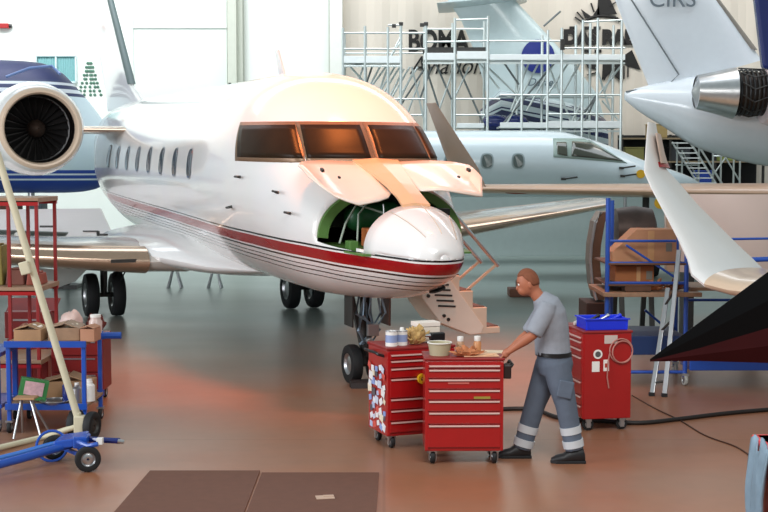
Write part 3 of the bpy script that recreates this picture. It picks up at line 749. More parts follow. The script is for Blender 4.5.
# blue and white jet at left
LB = 33.2
bj = thing('blue_and_white_jet', 'white jet with dark blue cockpit roof and blue stripes behind the engine at left', 'airplane', (0, LB, 0))
sb = [(-20, .5, 2.6, 4.6), (-17, 1.5, 1.9, 5.2), (-14, 1.6, 1.85, 5.25), (-10.2, 1.6, 1.85, 5.22), (-9.4, 1.58, 1.85, 5.2), (-8.7, 1.52, 1.85, 5.14), (-8.3, 1.45, 1.85, 4.98), (-7.8, 1.2, 1.87, 4.5), (-7.35, .9, 1.95, 3.95), (-7.0, .55, 2.2, 3.4), (-6.85, .08, 2.6, 2.9)]
Xs = [q[0] for q in sb]; Fs = [pchip(Xs, [q[i] for q in sb]) for i in (1, 2, 3)]
fb2 = body_loft([(x,)+tuple(f(x) for f in Fs) for x in [-20+13.15*(i/80) for i in range(81)]], 96)
fb2.uv = lambda co: (co.x, min(.999, max(.001, (co.z-1.8)/3.6)))
def v2(z): return (z-1.8)/3.6
bs = ramp_mat('blue_stripe_paint', [(v2(1.81), '1d3f96'), (v2(2.17), 'dfe8ee'), (v2(2.21), '2a4aa0'), (v2(2.30), 'dfe8ee'), (v2(2.34), '2a4aa0'), (v2(2.42), 'cfe2ea'),
    (v2(4.26), '22325e'), (v2(4.34), 'd5dde4'), (v2(4.44), '22325e'), (v2(4.54), 'd5dde4'), (v2(4.6), '22325e'), (v2(4.655), '16245c'), (v2(4.66), '16245c')], 'cfe2ea', rough=.55, coat=0)
fb2.build('fuselage', bs, bj, smooth=True)
MB().path([at(6, 77, LB-1.4)-V((0, LB, 0)), at(30, 68, LB-1.2)-V((0, LB, 0)), at(52, 66, LB-1.1)-V((0, LB, 0)), at(60, 74, LB-1.3)-V((0, LB, 0))], .035).build('cockpit_outline', mat('outline_blue', '6f86b8', .3), bj, smooth=True)
MB().rings([foil((-10.5, -.9, 2.0), (-16.5, -.9, 2.0), .3, (0, 0, 1)), foil((-10.4, -1.9, 1.9), (-15, -1.9, 1.9), .25, (0, 0, 1))]).build('wing_root', pale, bj, smooth=True)
for (x, y) in ((-9, 0), (-15, -1.5), (-15, 1.5)):
    g = MB().cyl((x, y, .35), (x, y, 2.2), .09).build('landing_gear', alu, bj, smooth=True)
    wheel(g, (x, y-.1, .353), .35, .2, (0, 1, 0), rubber, alu)
# pinkish-white lowered wing behind the near wing
pw = thing('pale_wing', 'broad pinkish white wing surface behind the tan leading edge at left', 'airplane wing', (0, 27, 0))
q = [at(-60, 210, 29.0), at(102, 208, 29.0), at(118, 243, 24.5), at(-60, 243, 24.5)]
MB().prism([(p.x, p.y-27, p.z) for p in q], (0, 0, -.12)).build('wing_panel', mat('pinkish_white_paint', 'e4d5d1', .3, coat=.4, var=.02), pw, bevel=.04)
for x in (-8.6, -6.6):
    MB().cyl((x, 0, 0), (x, 0, 1.25), .05).box((x, 0, .04), (.5, .5, .08)).build('trestle_leg', dark, pw)
for a, b in ((50, 232), (93, 237)):
    p = at(a, b, 26); MB().box((p.x, -1.2, p.z+.12), (.3, .05, .04)).build('marking', dark, pw)
# clutter on a low shelf far back at left
sf = thing('storage_shelf', 'low grey storage shelf under the blue and white jet', 'shelf', (-9.0, 30.0, 0))
MB().box((0, 0, 1.3), (3.6, .8, .05)).build('shelf_board', alu, sf); MB().box((0, 0, .6), (3.6, .8, .05)).build('shelf_board', alu, sf)
for x in (-1.75, 0, 1.75): MB().box((x, .3, .65), (.06, .06, 1.3)).box((x, -.3, .65), (.06, .06, 1.3)).build('shelf_frame', dark, sf)
for i, (px, w_, h_, mm, lb) in enumerate(((22, .45, .45, tan, 'tan box'), (45, .55, .5, mat('teal_panel', '6f9fb5', .5), 'light blue box'), (60, .3, .4, paper, 'white container'), (72, .4, .5, mat('brown_sack', '5b3a2e', .8), 'dark brown box'), (88, .35, .5, mat('dark_slate', '3a4a50', .6), 'dark slate box'))):
    p = at(px, 200, 30)
    single('storage_box', MB().box((0, 0, h_/2), (w_, .5, h_)).box((0, 0, h_+.012), (w_*1.06, .53, .025)), mm, lb+' on the low shelf under the blue and white jet', 'box', (-9.0+(-1.45, -.75, -.15, .4, 1.0)[i], 30, 1.326), group='boxes on the low shelf far left', bevel=.02)

# docked aircraft tail inside the scaffolding
TD = 39.8
dk = thing('docked_jet_tail', 'pale grey tail fin with a dark blue round badge inside the scaffolding', 'airplane', (0, TD, 0))
def TP(px, py, dy=0): q = at(px, py, TD); return V((q.x, dy, q.z))
dkm = mat('docked_grey', 'b9cacc', .35, coat=.3, var=.03)
rows = [(TP(608, 132), TP(496, 132)), (TP(598, 95), TP(487, 95)), (TP(575, 65), TP(476, 55)), (TP(545, 32), TP(462, 22)), (TP(515, 0), TP(448, 0)), (TP(470, -50), TP(415, -50))]
df = MB().rings([foil(a, b, .45, (0, 1, 0)) for a, b in rows]).build('tail_fin', dkm, dk, smooth=True)
MB().rings([foil(TP(530, -2, .8), TP(440, 10, .8), .2, (0, 0, 1)), foil(TP(520, -2, -1.2), TP(435, 8, -1.2), .1, (0, 0, 1))]).build('tailplane', dkm, dk, smooth=True)
c_ = TP(537, 57, -.28); MB().lathe([(.001, 0), (.5, 0), (.5, .12), (.001, .12)], c_, (0, 1, 0), 32).build('round_badge', mat('badge_blue', '1b2a7a', .3, coat=.4), df)
q = TP(541, 83, -.26); text('script_lettering', 'Dartea', .32, mat('script_grey', '4a5a66', .5), df, q, shear=.4)
st_ = [(TP(480, 130).x, .5, TP(0, 150).z, TP(0, 110).z), (TP(500, 0).x, .9, TP(0, 168).z, TP(0, 90).z), (TP(560, 0).x, 1.0, TP(0, 172).z, TP(0, 100).z), (TP(590, 0).x, 1.0, TP(0, 172).z, TP(0, 108).z), (TP(605, 0).x, .9, TP(0, 165).z, TP(0, 118).z)]
fb3 = body_loft(st_, 60); fb3.uv = lambda co: (co.x, (co.z-.9*((co.x-2.6)*-.25))*2.2 % 1.0)
fb3.build('rear_fuselage', ramp_mat('navy_white_stripe', [(.35, '1a2450'), (.7, 'c9d6da')], 'c9d6da', rough=.3), dk, smooth=True)
for (a, b) in ((492, 124), (511, 124)):
    MB().ball(TP(a, b, -1.15), (.42, .3, .25)).build('dark_fairing', navy, dk, smooth=True)
MB().box((TP(560, 0).x, 0, .9), (2.4, .6, 1.8)).build('tail_support', dark, dk, bevel=.03)

# ------------------------------------------------------------------ scaffolding
SY = 37.3
sc = thing('scaffolding', 'tall galvanised tube scaffolding with white deck boards in front of the beige wall', 'scaffold', (0, SY, 0))
def SPt(px, py, dy=0): q = at(px, py, SY); return V((q.x, dy, q.z))
posts = [(343, 28), (365, 26), (388, 27), (401, 24), (426, 22), (455, 18), (488, 16), (522, 60), (548, 30), (562, 28), (583, 20), (598, 18), (622, 20)]
for px, py in posts:
    for dy in (0, 1.35):
        if dy and px in (388, 562): continue
        p = SPt(px, py); MB().cyl((p.x, dy, 0), (p.x, dy, p.z), .04, n=8).build('upright', zinc, sc, smooth=True)
def rail(x0, y0, x1, y1, dys=(0,), r=.03):
    for dy in dys: MB().cyl(SPt(x0, y0, dy), SPt(x1, y1, dy), r, n=6).build('rail', zinc, sc, smooth=True)
rail(343, 33, 426, 33); rail(343, 49, 426, 49, (0, 1.35)); rail(455, 20, 488, 19); rail(426, 42, 488, 41); rail(488, 41, 560, 41); rail(560, 48, 625, 48); rail(343, 66, 400, 66)
rail(388, 25, 401, 25); rail(583, 22, 622, 20); rail(426, 24, 488, 24, (1.35,)); rail(385, 99, 425, 99); rail(455, 99, 500, 99); rail(500, 95, 622, 95, (0, 1.35)); rail(455, 115, 485, 115); rail(385, 115, 422, 115); rail(548, 114, 622, 114)
def deck(x0, x1, y, h=.14):
    a, b = SPt(x0, y), SPt(x1, y)
    MB().box(((a.x+b.x)/2, .65, a.z), (b.x-a.x, 1.3, .05)).build('deck_board', board, sc, bevel=.01)
    MB().box(((a.x+b.x)/2, -.01, a.z+h/2), (b.x-a.x, .04, h+.06)).build('toe_board', board, sc, bevel=.01)
    MB().box(((a.x+b.x)/2, 0, a.z-.12), (b.x-a.x, .05, .05)).build('ledger', zinc, sc)
deck(343, 400, 62); deck(424, 456, 59, .14); deck(457, 489, 58, .16); deck(490, 625, 59, .1); deck(500, 548, 127, .1); deck(548, 622, 127, .14); deck(457, 484, 127, .08)
for x0, x1 in ((424, 456), (457, 489)):
    a, b = SPt(x0, 47), SPt(x1, 46); MB().box(((a.x+b.x)/2, 1.2, a.z), (b.x-a.x, .03, .2)).build('dark_side_sheet', dark, sc)
for (x0, y0, x1, y1) in ((372, 66, 362, 95), (388, 66, 376, 100), (400, 66, 380, 98), (410, 66, 390, 100), (418, 66, 395, 104), (426, 66, 400, 106), (345, 66, 365, 62), (426, 66, 446, 128), (455, 66, 440, 108), (457, 62, 486, 128), (488, 66, 520, 96), (401, 35, 388, 62), (388, 60, 401, 40), (372, 85, 386, 66), (364, 64, 356, 86), (412, 66, 424, 118),
                       (556, 62, 500, 128), (548, 60, 575, 128), (583, 60, 562, 96), (598, 95, 575, 128), (598, 66, 612, 110), (622, 66, 600, 95), (583, 128, 598, 96), (545, 25, 562, 10),
  (350, 66, 372, 90), (380, 66, 366, 92), (395, 66, 372, 104), (404, 68, 384, 108), (414, 70, 400, 99), (420, 80, 408, 112), (432, 66, 420, 99), (436, 62, 452, 99), (470, 66, 456, 95), (478, 60, 500, 88), (530, 62, 512, 110), (540, 62, 505, 128), (555, 62, 528, 110), (570, 62, 545, 100), (505, 62, 520, 84), (616, 66, 606, 92), (585, 98, 570, 128), (604, 100, 622, 122)):
    MB().cyl(SPt(x0, y0, .3), SPt(x1, y1, .3), .032, n=6).build('brace', zinc if (x0+y0) % 3 else mat('weathered_tube', '6d7474', .6, .4), sc, smooth=True)
for px, py in ((394, 26), (401, 24), (426, 24), (422, 25)):
    p = SPt(px, py); MB().box(p, (.12, .1, .1)).build('coupler', dark, sc, bevel=.01)
p = SPt(562, 45); MB().box(p+V((0, -.1, 0)), (.12, .12, .3)).build('coupler', dark, sc)
# access stairs further right
ac = thing('access_stairs', 'white lattice access stairs below the large jet tail cone', 'stairs', (0, 38.4, 0))
def APt(px, py, dy=0): q = at(px, py, 38.4); return V((q.x, dy, q.z))
for (x0, y0, x1, y1) in ((672, 142, 700, 187), (690, 142, 718, 187), (700, 148, 724, 187)):
    MB().bar(APt(x0, y0), APt(x1, y1), .07, .05).build('stringer', zinc, ac)
for i in range(9):
    a = APt(672+3.2*i, 143+5*i, 0); b = APt(690+3.2*i, 143+5*i, 0); MB().bar(a, b, .12, .03).build('step', board, ac)
for x, y0 in ((678, 142), (683, 150), (714, 150), (722, 150), (735, 145), (741, 160), (700, 140)):
    a = APt(x, y0, .1); MB().cyl((a.x, .1, 0), a, .028, n=6).build('post', zinc, ac)
for (x0, y0, x1, y1) in ((714, 156, 741, 156), (714, 185, 745, 185), (714, 175, 732, 150), (722, 150, 741, 182), (676, 165, 700, 165), (678, 180, 700, 180), (683, 152, 700, 180)):
    MB().cyl(APt(x0, y0, .1), APt(x1, y1, .1), .024, n=6).build('brace', zinc, ac)
# dark storage behind the stairs
dr = thing('storage_rack', 'dark cluttered rack standing against the beige wall behind the access stairs', 'rack', (9.6, 41.0, 0))
MB().box((0, .3, 1.75), (4.4, .06, 3.5)).build('back_panel', mat('rack_black', '1c1e20', .7, var=.2), dr)
for i in range(5): MB().box((0, -.1, .5+.72*i), (4.4, .8, .05)).build('shelf', mat('rack_tan', '8a7a60', .6), dr)
for x in (-2.2, -.7, .7, 2.2): MB().box((x, -.45, 1.75), (.07, .07, 3.5)).build('upright', dark, dr)
bc = [('olive bag', '7d7a45', 630, 128), ('tan crate', 'a08a5a', 640, 132), ('dark grey case', '303438', 636, 155), ('blue tarpaulin roll', '1d3f96', 730, 165), ('olive drum', '7d8a45', 745, 170), ('blue cool box', '2d5aa8', 752, 178)]
for bi, (lb, hx, px, py) in enumerate(bc):
    p = at(px, py, 40.3); k = max(0, min(4, int((p.z-.5)/.72))); z = .5+.72*k+.027
    single('storage_box', MB().box((0, 0, .2), (.6, .45, .4)).box((0, 0, .41), (.64, .48, .04)), mat(lb.replace(' ', '_'), hx, .6), lb+' on the dark rack by the beige wall', 'box', (7.8+.72*bi, 40.85, (2.687, 3.407, 2.687, 1.967, 2.687, 2.687)[bi]), group='goods on the dark rack', bevel=.03)

# low screen hiding the scaffold feet
single('partition_screen', MB().box((0, 0, .95), (7.0, .06, 1.75)).box((0, 0, 1.84), (7.1, .1, .04)), mat('screen_pale', 'b6c4c2', .5, var=.03), 'low pale grey screen behind the wing at the foot of the scaffolding', 'screen', (4.7, 36.6, -.075), bevel=.01)
# ------------------------------------------------------------------ tool cabinets
trimw = mat('pale_trim', 'e8c9c0', .35, .3)
def tool_cart(name, label, w, d, h, loc, rz, lines, group=None, zb=.12):
    t = thing(name, label, 'tool cabinet', loc, rz, group)
    MB().box((0, d/2, zb+(h-zb)/2), (w, d, h-zb)).build('body', red, t, bevel=.008)
    MB().box((0, d/2, h+.012), (w+.02, d+.02, .024)).build('top_tray', mat('red_top', '8a1a16', .5), t, bevel=.006)
    zs_ = [h-.03]+lines+[zb+.03]
    for a, b in zip(zs_, zs_[1:]):
        dr = MB().box((0, -.008, (a+b)/2), (w-.05, .02, (a-b)-.012)).build('drawer', red, t, bevel=.004)
        MB().box((0, -.024, a-.014), (w-.07, .016, .012)).build('handle', trimw, dr)
    for s in (-1, 1):
        MB().box((s*(w/2-.015), -.006, zb+(h-zb)/2), (.025, .016, h-zb-.02)).build('corner_post', red, t, bevel=.003)
        for yy in (.07, d-.07):
            c = MB().box((s*(w/2-.07), yy, zb-.015), (.07, .06, .03)).box((s*(w/2-.07)-.03, yy, .075), (.006, .04, .09)).box((s*(w/2-.07)+.03, yy, .075), (.006, .04, .09)).build('caster', alu, t)
            wheel(c, (s*(w/2-.07), yy, .0595), .058, .04, (1, 0, 0), rubber, alu)
    return t
def cut(h, ys, y0, y1, zb=.12):   # drawer lines by photograph height, y0 top, y1 bottom
    return [h-(y-y0)/(y1-y0)*(h-zb) for y in ys]
F0 = gnd(464, 465)
front = tool_cart('tool_cabinet', 'red roller tool cabinet nearest the camera, pushed by the walking man', .67, .42, .90, (F0.x, F0.y, 0), R(1), cut(.9, [370, 380, 391, 402, 414, 427], 362, 455), 'red tool cabinets')
MB().box((-.05, -.022, .71), (.18, .004, .012)).build('badge', mat('badge_grey', 'c96a60', .4), front)
MB().box((.15, -.022, .585), (.14, .006, .02)).build('badge', mat('badge_olive', '9a8a3a', .4), front)
MB().path([(.34, .1, .8), (.40, .1, .82), (.42, .1, .85), (.42, .32, .85), (.40, .32, .82), (.34, .32, .8)], .014).build('push_handle', black, front, smooth=True)
MB().box((.375, .12, .79), (.07, .1, .12)).build('holder', mat('holder_black', '2a1a16', .5), front, bevel=.01)
B0 = gnd(387, 450)
rot = R(21)
bk_ = tool_cart('tool_cabinet', 'red roller tool cabinet with sticker covered side, behind the pushed one', .66, .48, .90, (B0.x+.33*math.cos(rot), B0.y+.33*math.sin(rot), 0), rot, cut(.9, [360, 368, 379, 400, 412, 424], 350, 440), 'red tool cabinets')
MB().path([(-.33, .08, .84), (-.39, .08, .86), (-.40, .1, .87), (-.40, .38, .87), (-.39, .4, .86), (-.33, .4, .84)], .013).build('push_handle', black, bk_, smooth=True)
cols = ['e9ecf2', '8fa6dc', 'f0f0f0', 'd85a50', 'b4c4e4', '55555f', 'efe2c8', 'f4f4f4', 'd0d8ea']
for i in range(40):
    zz = .19+(i//5)*.075+random.uniform(-.02, .02); yy = .07+(i%5)*.083+random.uniform(-.02, .02); r_ = random.uniform(.04, .075)
    MB().box((-.331-.0003*i, yy, zz), (.003, r_*1.3, r_), (random.uniform(-.5, .5), 0, 0)).build('sticker', mat('sticker_%s' % ['white', 'sky', 'pale', 'coral', 'mist', 'slate', 'cream', 'snow', 'ice'][i % 9], cols[i % 9], .4), bk_)
R0 = gnd(583, 432)
rr_ = R(-80)
def onR(u, v, z=.976): return (R0.x+u*.985-v*.174, R0.y+u*.174+v*.985, z)
# drawer face looks left; its own front corner nearest the camera is at R0
rc = tool_cart('tool_cabinet', 'red roller tool cabinet with blue tray on top, behind the walking man', .7, .48, .95, (R0.x-.061, R0.y+.345, 0), rr_, cut(.95, [344, 352, 360, 385, 400, 410], 336, 424), 'red tool cabinets')
# side panel towards the camera is local +x
q = .352
text_side = []
MB().cyl((q, .14, .75), (q+.004, .14, .75), .045, n=24).build('round_sticker', paper, rc); MB().cyl((q+.003, .14, .75), (q+.006, .14, .75), .028, n=20).build('round_sticker_centre', mat('mark_grey', '555555', .5), rc)
MB().box((q, .12, .63), (.004, .075, .1)).build('sticker', paper, rc); MB().box((q, .225, .64), (.004, .055, .11)).build('sticker', paper, rc)
MB().box((q+.003, .225, .64), (.003, .03, .04)).build('sticker_mark', mat('mark_red', 'b04030', .5), rc)
MB().box((q, .27, .89), (.004, .13, .08)).build('sticker', mat('label_grey', 'c8b8b0', .5), rc)
single('air_hose_coil', MB().torus((0, 0, 0), .115, .007, (1, 0, 0), 40, 6).torus((.012, .01, -.01), .105, .007, (1, .1, 0), 40, 6).path([(0, -.11, 0), (0, -.13, -.1), (.005, -.14, -.25), (.0, -.12, -.36)], .007, 6), mat('hose_pink', 'b77a70', .5), 'thin pale hose coiled on the side of the cabinet with the blue tray', 'hose', tuple(onR(.37, -.012, .78)), R(-80), smooth=True)
tr = thing('storage_tray', 'bright blue plastic tray on top of the rear red cabinet', 'tray', onR(.25, .2), R(8))
mbt = MB(); W_, D_, H_ = .42, .32, .11
mbt.box((0, 0, .006), (W_-.04, D_-.04, .012))
for s in (-1, 1):
    mbt.box((s*(W_/2-.01), 0, H_/2), (.014, D_, H_), (0, s*R(6), 0)); mbt.box((0, s*(D_/2-.01), H_/2), (W_, .014, H_), (-s*R(6), 0, 0))
mbt.build('tray_shell', bblue, tr, bevel=.003)
MB().box((0, -.168, .105), (W_+.03, .016, .012)).box((0, .168, .105), (W_+.03, .016, .012)).build('rim', bblue, tr)
for i, (dx, m_) in enumerate(((-.12, black), (-.02, alu), (.1, bblue))):
    single(('pliers_grip', 'socket', 'screwdriver')[i], MB().cyl((-.08, 0, .018), (.08, .02, .1), .016, .012).ball((.08, .02, .1), .02), m_, ('black grip tool', 'steel socket bar', 'blue handled screwdriver')[i]+' lying in the blue tray', 'tool', onR(.25+dx, .2, .996), smooth=True)
single('cleaning_rag', MB().path([(0, 0, .02), (.05, .02, .03), (.12, 0, .025), (.16, .04, .02)], [.02, .03, .03, .015], 8), offw, 'pale rag beside the blue tray on the rear cabinet', 'rag', onR(.05, .45, .975), smooth=True)

# things on the left cabinet (behind)
TOPB = .925
def onB(u, v): return (B0.x+u*math.cos(rot)-v*math.sin(rot), B0.y+u*math.sin(rot)+v*math.cos(rot), TOPB)
def can(label, loc, r, h, m_, group=None):
    t = thing('paint_can', label, 'can', loc, 0, group)
    MB().lathe([(.001, 0), (r, 0), (r, h), (r*.96, h), (r*.96, h-.006), (.001, h-.006)], n=28).build('can_body', m_, t, smooth=True)
    MB().torus((0, 0, h), r, .004).build('rim', alu, t, smooth=True)
    MB().lathe([(r*1.01, h*.25), (r*1.01, h*.75)], n=28).build('wrapper', mat('wrapper_blue', '8fa0c8', .5), t, smooth=True)
    return t
can('white can with pale blue band at the left end of the rear cabinet', onB(.09, .12), .055, .135, paper, 'cans on the sticker cabinet')
can('white can with pale blue band, right one of the pair on the sticker cabinet', onB(.2, .14), .05, .13, paper, 'cans on the sticker cabinet')
MB().lathe([(.001, 0), (.02, 0), (.02, .03), (.001, .035)], (0, 0, .13)).build('cap', paper, bpy.data.objects['paint_can.001'])
rg = MB()
lump(rg, (0, 0, 0), (.085, .065, .065), 3, .6)
single('crumpled_rag', rg, mat('ochre_cloth', 'c8a468', .8, var=.25, scale=30, bump=.6), 'crumpled yellowish cloth heap beside the cans on the sticker cabinet', 'cloth', onB(.33, .14), smooth=True)
cb = thing('carton', 'flat white cardboard carton on the rear sticker cabinet', 'box', onB(.5, .3), rot)
MB().box((0, 0, .07), (.22, .16, .14)).build('carton_body', mat('carton_cream', 'efe3d3', .7), cb, bevel=.003); MB().box((0, 0, .165), (.23, .17, .04)).build('carton_lid', mat('carton_lid', 'f4e6da', .7), cb, bevel=.003)
cm = thing('power_tool', 'black power tool with blue base between the cartons on the rear cabinet', 'power tool', onB(.53, .1), rot)
MB().box((0, 0, .07), (.14, .07, .07)).box((.05, 0, .04), (.04, .05, .08)).build('tool_body', black, cm, bevel=.012); MB().box((.05, 0, .012), (.09, .08, .024)).build('battery', navy, cm, bevel=.004); MB().cyl((-.07, 0, .08), (-.12, 0, .08), .02, .012).build('chuck', alu, cm)
tp = onB(.33, -.03)
ty = thing('tape_roll', 'yellow tape roll hanging on the drawers of the sticker cabinet', 'tape', (tp[0], tp[1]-.015, .635), rot)
MB().lathe([(.02, -.02), (.045, -.02), (.045, .02), (.02, .02), (.02, -.02)], (0, 0, 0), (0, 1, 0), 28).build('roll', yellow, ty, smooth=True)
MB().lathe([(.018, -.018), (.021, -.018), (.021, .018), (.018, .018)], (0, 0, 0), (0, 1, 0), 20).build('core', card, ty)
# things on the front cabinet
TF = .925
def onF(px, dy): return ((px-384)/FPX*(F0.y+dy), F0.y+dy, TF)
tb = thing('plastic_tub', 'grey beige plastic tub on the left of the pushed cabinet', 'tub', onF(440, .17), 0)
MB().lathe([(.001, 0), (.085, 0), (.1, .1), (.105, .1), (.105, .11), (.095, .11), (.08, .01), (.001, .008)], n=32).build('tub_body', mat('tub_beige', 'b3a98a', .5), tb, smooth=True)
MB().torus((0, 0, .108), .103, .005).build('rim', paper, tb, smooth=True)
for i, (px, dy) in enumerate(((461, .2), (478, .22))):
    c = thing('spray_bottle', ('white topped bottle beside the tub on the pushed cabinet', 'white topped bottle with orange body at the right on the pushed cabinet')[i], 'bottle', onF(px, dy), 0, 'bottles on the pushed cabinet')
    MB().lathe([(.001, 0), (.032, 0), (.034, .01), (.034, .1), (.02, .12)], n=24).build('bottle_body', mat('orange_body', 'c98a5a', .4) if i else mat('tan_body', 'b58a6a', .4), c, smooth=True)
    MB().lathe([(.026, .115), (.028, .12), (.028, .155), (.001, .16)], n=20).build('cap', paper, c, smooth=True)
rg = MB()
lump(rg, (0, 0, 0), (.1, .05, .032), 9, .7)
single('cloth_heap', rg, mat('glove_orange', 'c07a50', .8, var=.2, scale=25, bump=.5), 'heap of orange brown cloth in front of the bottles', 'cloth', onF(468, .08), smooth=True)
single('paper_sheet', MB().path([(-.15, 0, .006), (0, 0, .006), (.12, 0, .02)], .004).box((0, .05, .006), (.3, .17, .006)), mat('paper_peach', 'e8b890', .7), 'peach paper sheet at the front edge of the pushed cabinet', 'paper', onF(482, .07), R(4))
single('paper_sheet', MB().box((0, .0, .006), (.22, .15, .008)), mat('paper_cream', 'e9d3b4', .7), 'cream paper pad at the right corner of the pushed cabinet', 'paper', onF(493, .32), R(-8))

# ------------------------------------------------------------------ man
def skin_mesh(name, pts, edges, m_, parent, root=0, sub=2):
    me = bpy.data.meshes.new(name); me.from_pydata([p[0] for p in pts], edges, []); me.update(); me.materials.append(m_)
    o = bpy.data.objects.new(name, me); COL.objects.link(o); o.parent = parent
    bm = bmesh.new(); bm.from_mesh(me); ly = bm.verts.layers.skin.verify(); bm.verts.ensure_lookup_table()
    for i, p in enumerate(pts):
        r = p[1]; bm.verts[i][ly].radius = (r, r) if not isinstance(r, tuple) else r; bm.verts[i][ly].use_root = (i == root)
    bm.to_mesh(me); bm.free()
    q = o.modifiers.new('skin', 'SKIN'); q.use_smooth_shade = True
    q = o.modifiers.new('sub', 'SUBSURF'); q.levels = q.render_levels = sub
    return o
MX, MY = 1.42, 11.15
man = thing('person', 'person in grey blue shirt and grey work trousers, leaning forward and pushing the front cabinet', 'person', (MX, MY, 0))
def m3(px, py, dy=0.): q = at(px, py, MY+dy); return (q.x-MX, dy, q.z)
# body skeleton: joints as points in the thing's own frame
def PT(px, py, dy=0.): return V(m3(px, py, dy))
SHN, SHF = PT(548, 307, -.175), PT(546, 307, .175)
ELN, ELF = PT(533, 335, -.23), PT(529, 333, .22)
WRN, WRF = PT(510, 351, -.17), PT(510, 349, .12)
HPN, HPF = PT(556, 366, -.09), PT(549, 366, .09)
KNN, KNF = PT(566, 405, -.10), PT(535, 404, .10)
ANN, ANF = PT(575, 453, -.10), PT(521, 452, .10)
def oval(c, ax, rx, ry, n=24, tilt=0.):
    c = V(c); ax = V(ax).normalized(); yy = V((0, 1, 0)); xx = yy.cross(ax).normalized()
    return [c+xx*rx*math.cos(2*PI*k/n)+yy*ry*math.sin(2*PI*k/n) for k in range(n)]
def limb(mb, stops, n=20):
    """stops: (point, radius fore-aft, radius side)"""
    rg = []
    for i, s_ in enumerate(stops):
        a_ = stops[min(i+1, len(stops)-1)][0]-stops[max(i-1, 0)][0]
        d = a_.normalized(); yy = V((0, 1, 0)); yy = (yy-d*yy.dot(d)).normalized(); xx = yy.cross(d)
        rg.append([s_[0]+xx*s_[1]*math.cos(2*PI*k/n)+yy*s_[2]*math.sin(2*PI*k/n) for k in range(n)])
    return mb.rings(rg)
def melt(o, vox=.011, it=4):
    q = o.modifiers.new('melt', 'REMESH'); q.mode = 'VOXEL'; q.voxel_size = vox; q.use_smooth_shade = True
    q = o.modifiers.new('soft', 'SMOOTH'); q.iterations = it; q.factor = .5
    return o
def lp(a, b, t): return a+(b-a)*t
HC = PT(528, 282)
SPINE = [(PT(554, 366), .13, .165), (PT(553, 354), .135, .165), (PT(552, 340), .125, .155), (PT(551, 326), .13, .17), (PT(549, 313), .125, .185), (PT(546, 304), .1, .17), (PT(541, 298), .065, .09)]
bd = MB()
limb(bd, SPINE)
limb(bd, [(PT(544, 303), .06, .065), (PT(537, 295), .056, .056), (PT(532, 288), .054, .054)])
HR = (0, R(-14), 0)
bd.ball(HC, (.096, .078, .118), 28, 20, HR)
bd.ball(HC+V((-.03, 0, -.065)), (.062, .054, .055), 20, 14, HR)
for sh_, el, wr in ((SHN, ELN, WRN), (SHF, ELF, WRF)):
    limb(bd, [(sh_+V((.0, 0, .02)), .05, .045), (lp(sh_, el, .3), .056, .05), (lp(sh_, el, .8), .044, .042), (el, .042, .04), (lp(el, wr, .35), .043, .038), (lp(el, wr, .85), .028, .026), (wr, .026, .03), (lp(el, wr, 1.12), .024, .034)])
for hp, kn, an in ((HPN, KNN, ANN), (HPF, KNF, ANF)):
    limb(bd, [(hp, .085, .08), (lp(hp, kn, .5), .075, .07), (kn, .055, .052), (lp(kn, an, .35), .056, .05), (an, .035, .035), (an+V((0, 0, -.04)), .04, .035)])
melt(bd.build('body', skin, man, fixn=True), .010, 3)
sh = MB()
limb(sh, [(SPINE[1][0]+V((0, 0, -.0)), .155, .185), (SPINE[2][0], .152, .182), (SPINE[3][0], .152, .195), (SPINE[4][0], .146, .205), (SPINE[5][0], .12, .19), (PT(541, 299), .085, .11), (PT(538.5, 296.5), .068, .072)])
for sh_, el in ((SHN, ELN), (SHF, ELF)):
    limb(sh, [(sh_+V((.0, 0, .035)), .07, .05), (lp(sh_, el, .15), .08, .068), (lp(sh_, el, .55), .078, .068), (lp(sh_, el, .98), .074, .066)])
melt(sh.build('shirt', shirt, man), .011, 2)
tr_ = MB()
limb(tr_, [(PT(555, 374), .14, .17), (PT(555, 364), .158, .19), (PT(553.5, 353.5), .147, .178)])
for hp, kn, an in ((HPN, KNN, ANN), (HPF, KNF, ANF)):
    limb(tr_, [(hp+V((0, 0, .03)), .12, .1), (lp(hp, kn, .45), .112, .1), (kn, .093, .086), (lp(kn, an, .5), .086, .078), (lp(kn, an, .86), .082, .076), (lp(kn, an, .93), .08, .074)])
melt(tr_.build('trousers', trous, man), .011, 2)
MB().rings([oval(PT(553.5, 355), (0, 0, 1), .158, .19), oval(PT(553.3, 351), (0, 0, 1), .157, .189)]).build('belt', black, man, smooth=True)
for hp, kn, an in ((HPN, KNN, ANN), (HPF, KNF, ANF)):
    for t in (.44, .72):
        k_ = MB(); limb(k_, [(lp(kn, an, t), .092, .085), (lp(kn, an, t+.15), .09, .083)], 28); k_.build('reflective_band', refl, man, smooth=True)
    pk_ = MB().box(lp(hp, kn, .55)+V((.02, (-.1 if kn.y < 0 else .1), 0)), (.13, .02, .15), (0, R(12), 0)).build('leg_pocket', trous, man, bevel=.01)
for a in (ANN, ANF):
    rg_ = []
    for x, w, z1 in ((.085, .03, .08), (.07, .045, .13), (.02, .055, .15), (-.05, .054, .12), (-.1, .056, .085), (-.16, .052, .07), (-.205, .025, .045)):
        rg_.append([V((a.x+x, a.y+w*math.cos(t), max(.0, z1/2+z1/2*math.sin(t)))) for t in [2*PI*k/20 for k in range(20)]])
    so = MB().rings(rg_).build('shoe', mat('shoe_black', '1b1a1c', .5, var=.2), man, smooth=True)
    MB().prism([(a.x+x, a.y+y, 0) for x, y in ((.09, -.045), (-.06, -.05), (-.16, -.052), (-.21, -.02), (-.21, .02), (-.16, .052), (-.06, .05), (.09, .045))], (0, 0, .025)).build('sole', rubber, so, bevel=.004)
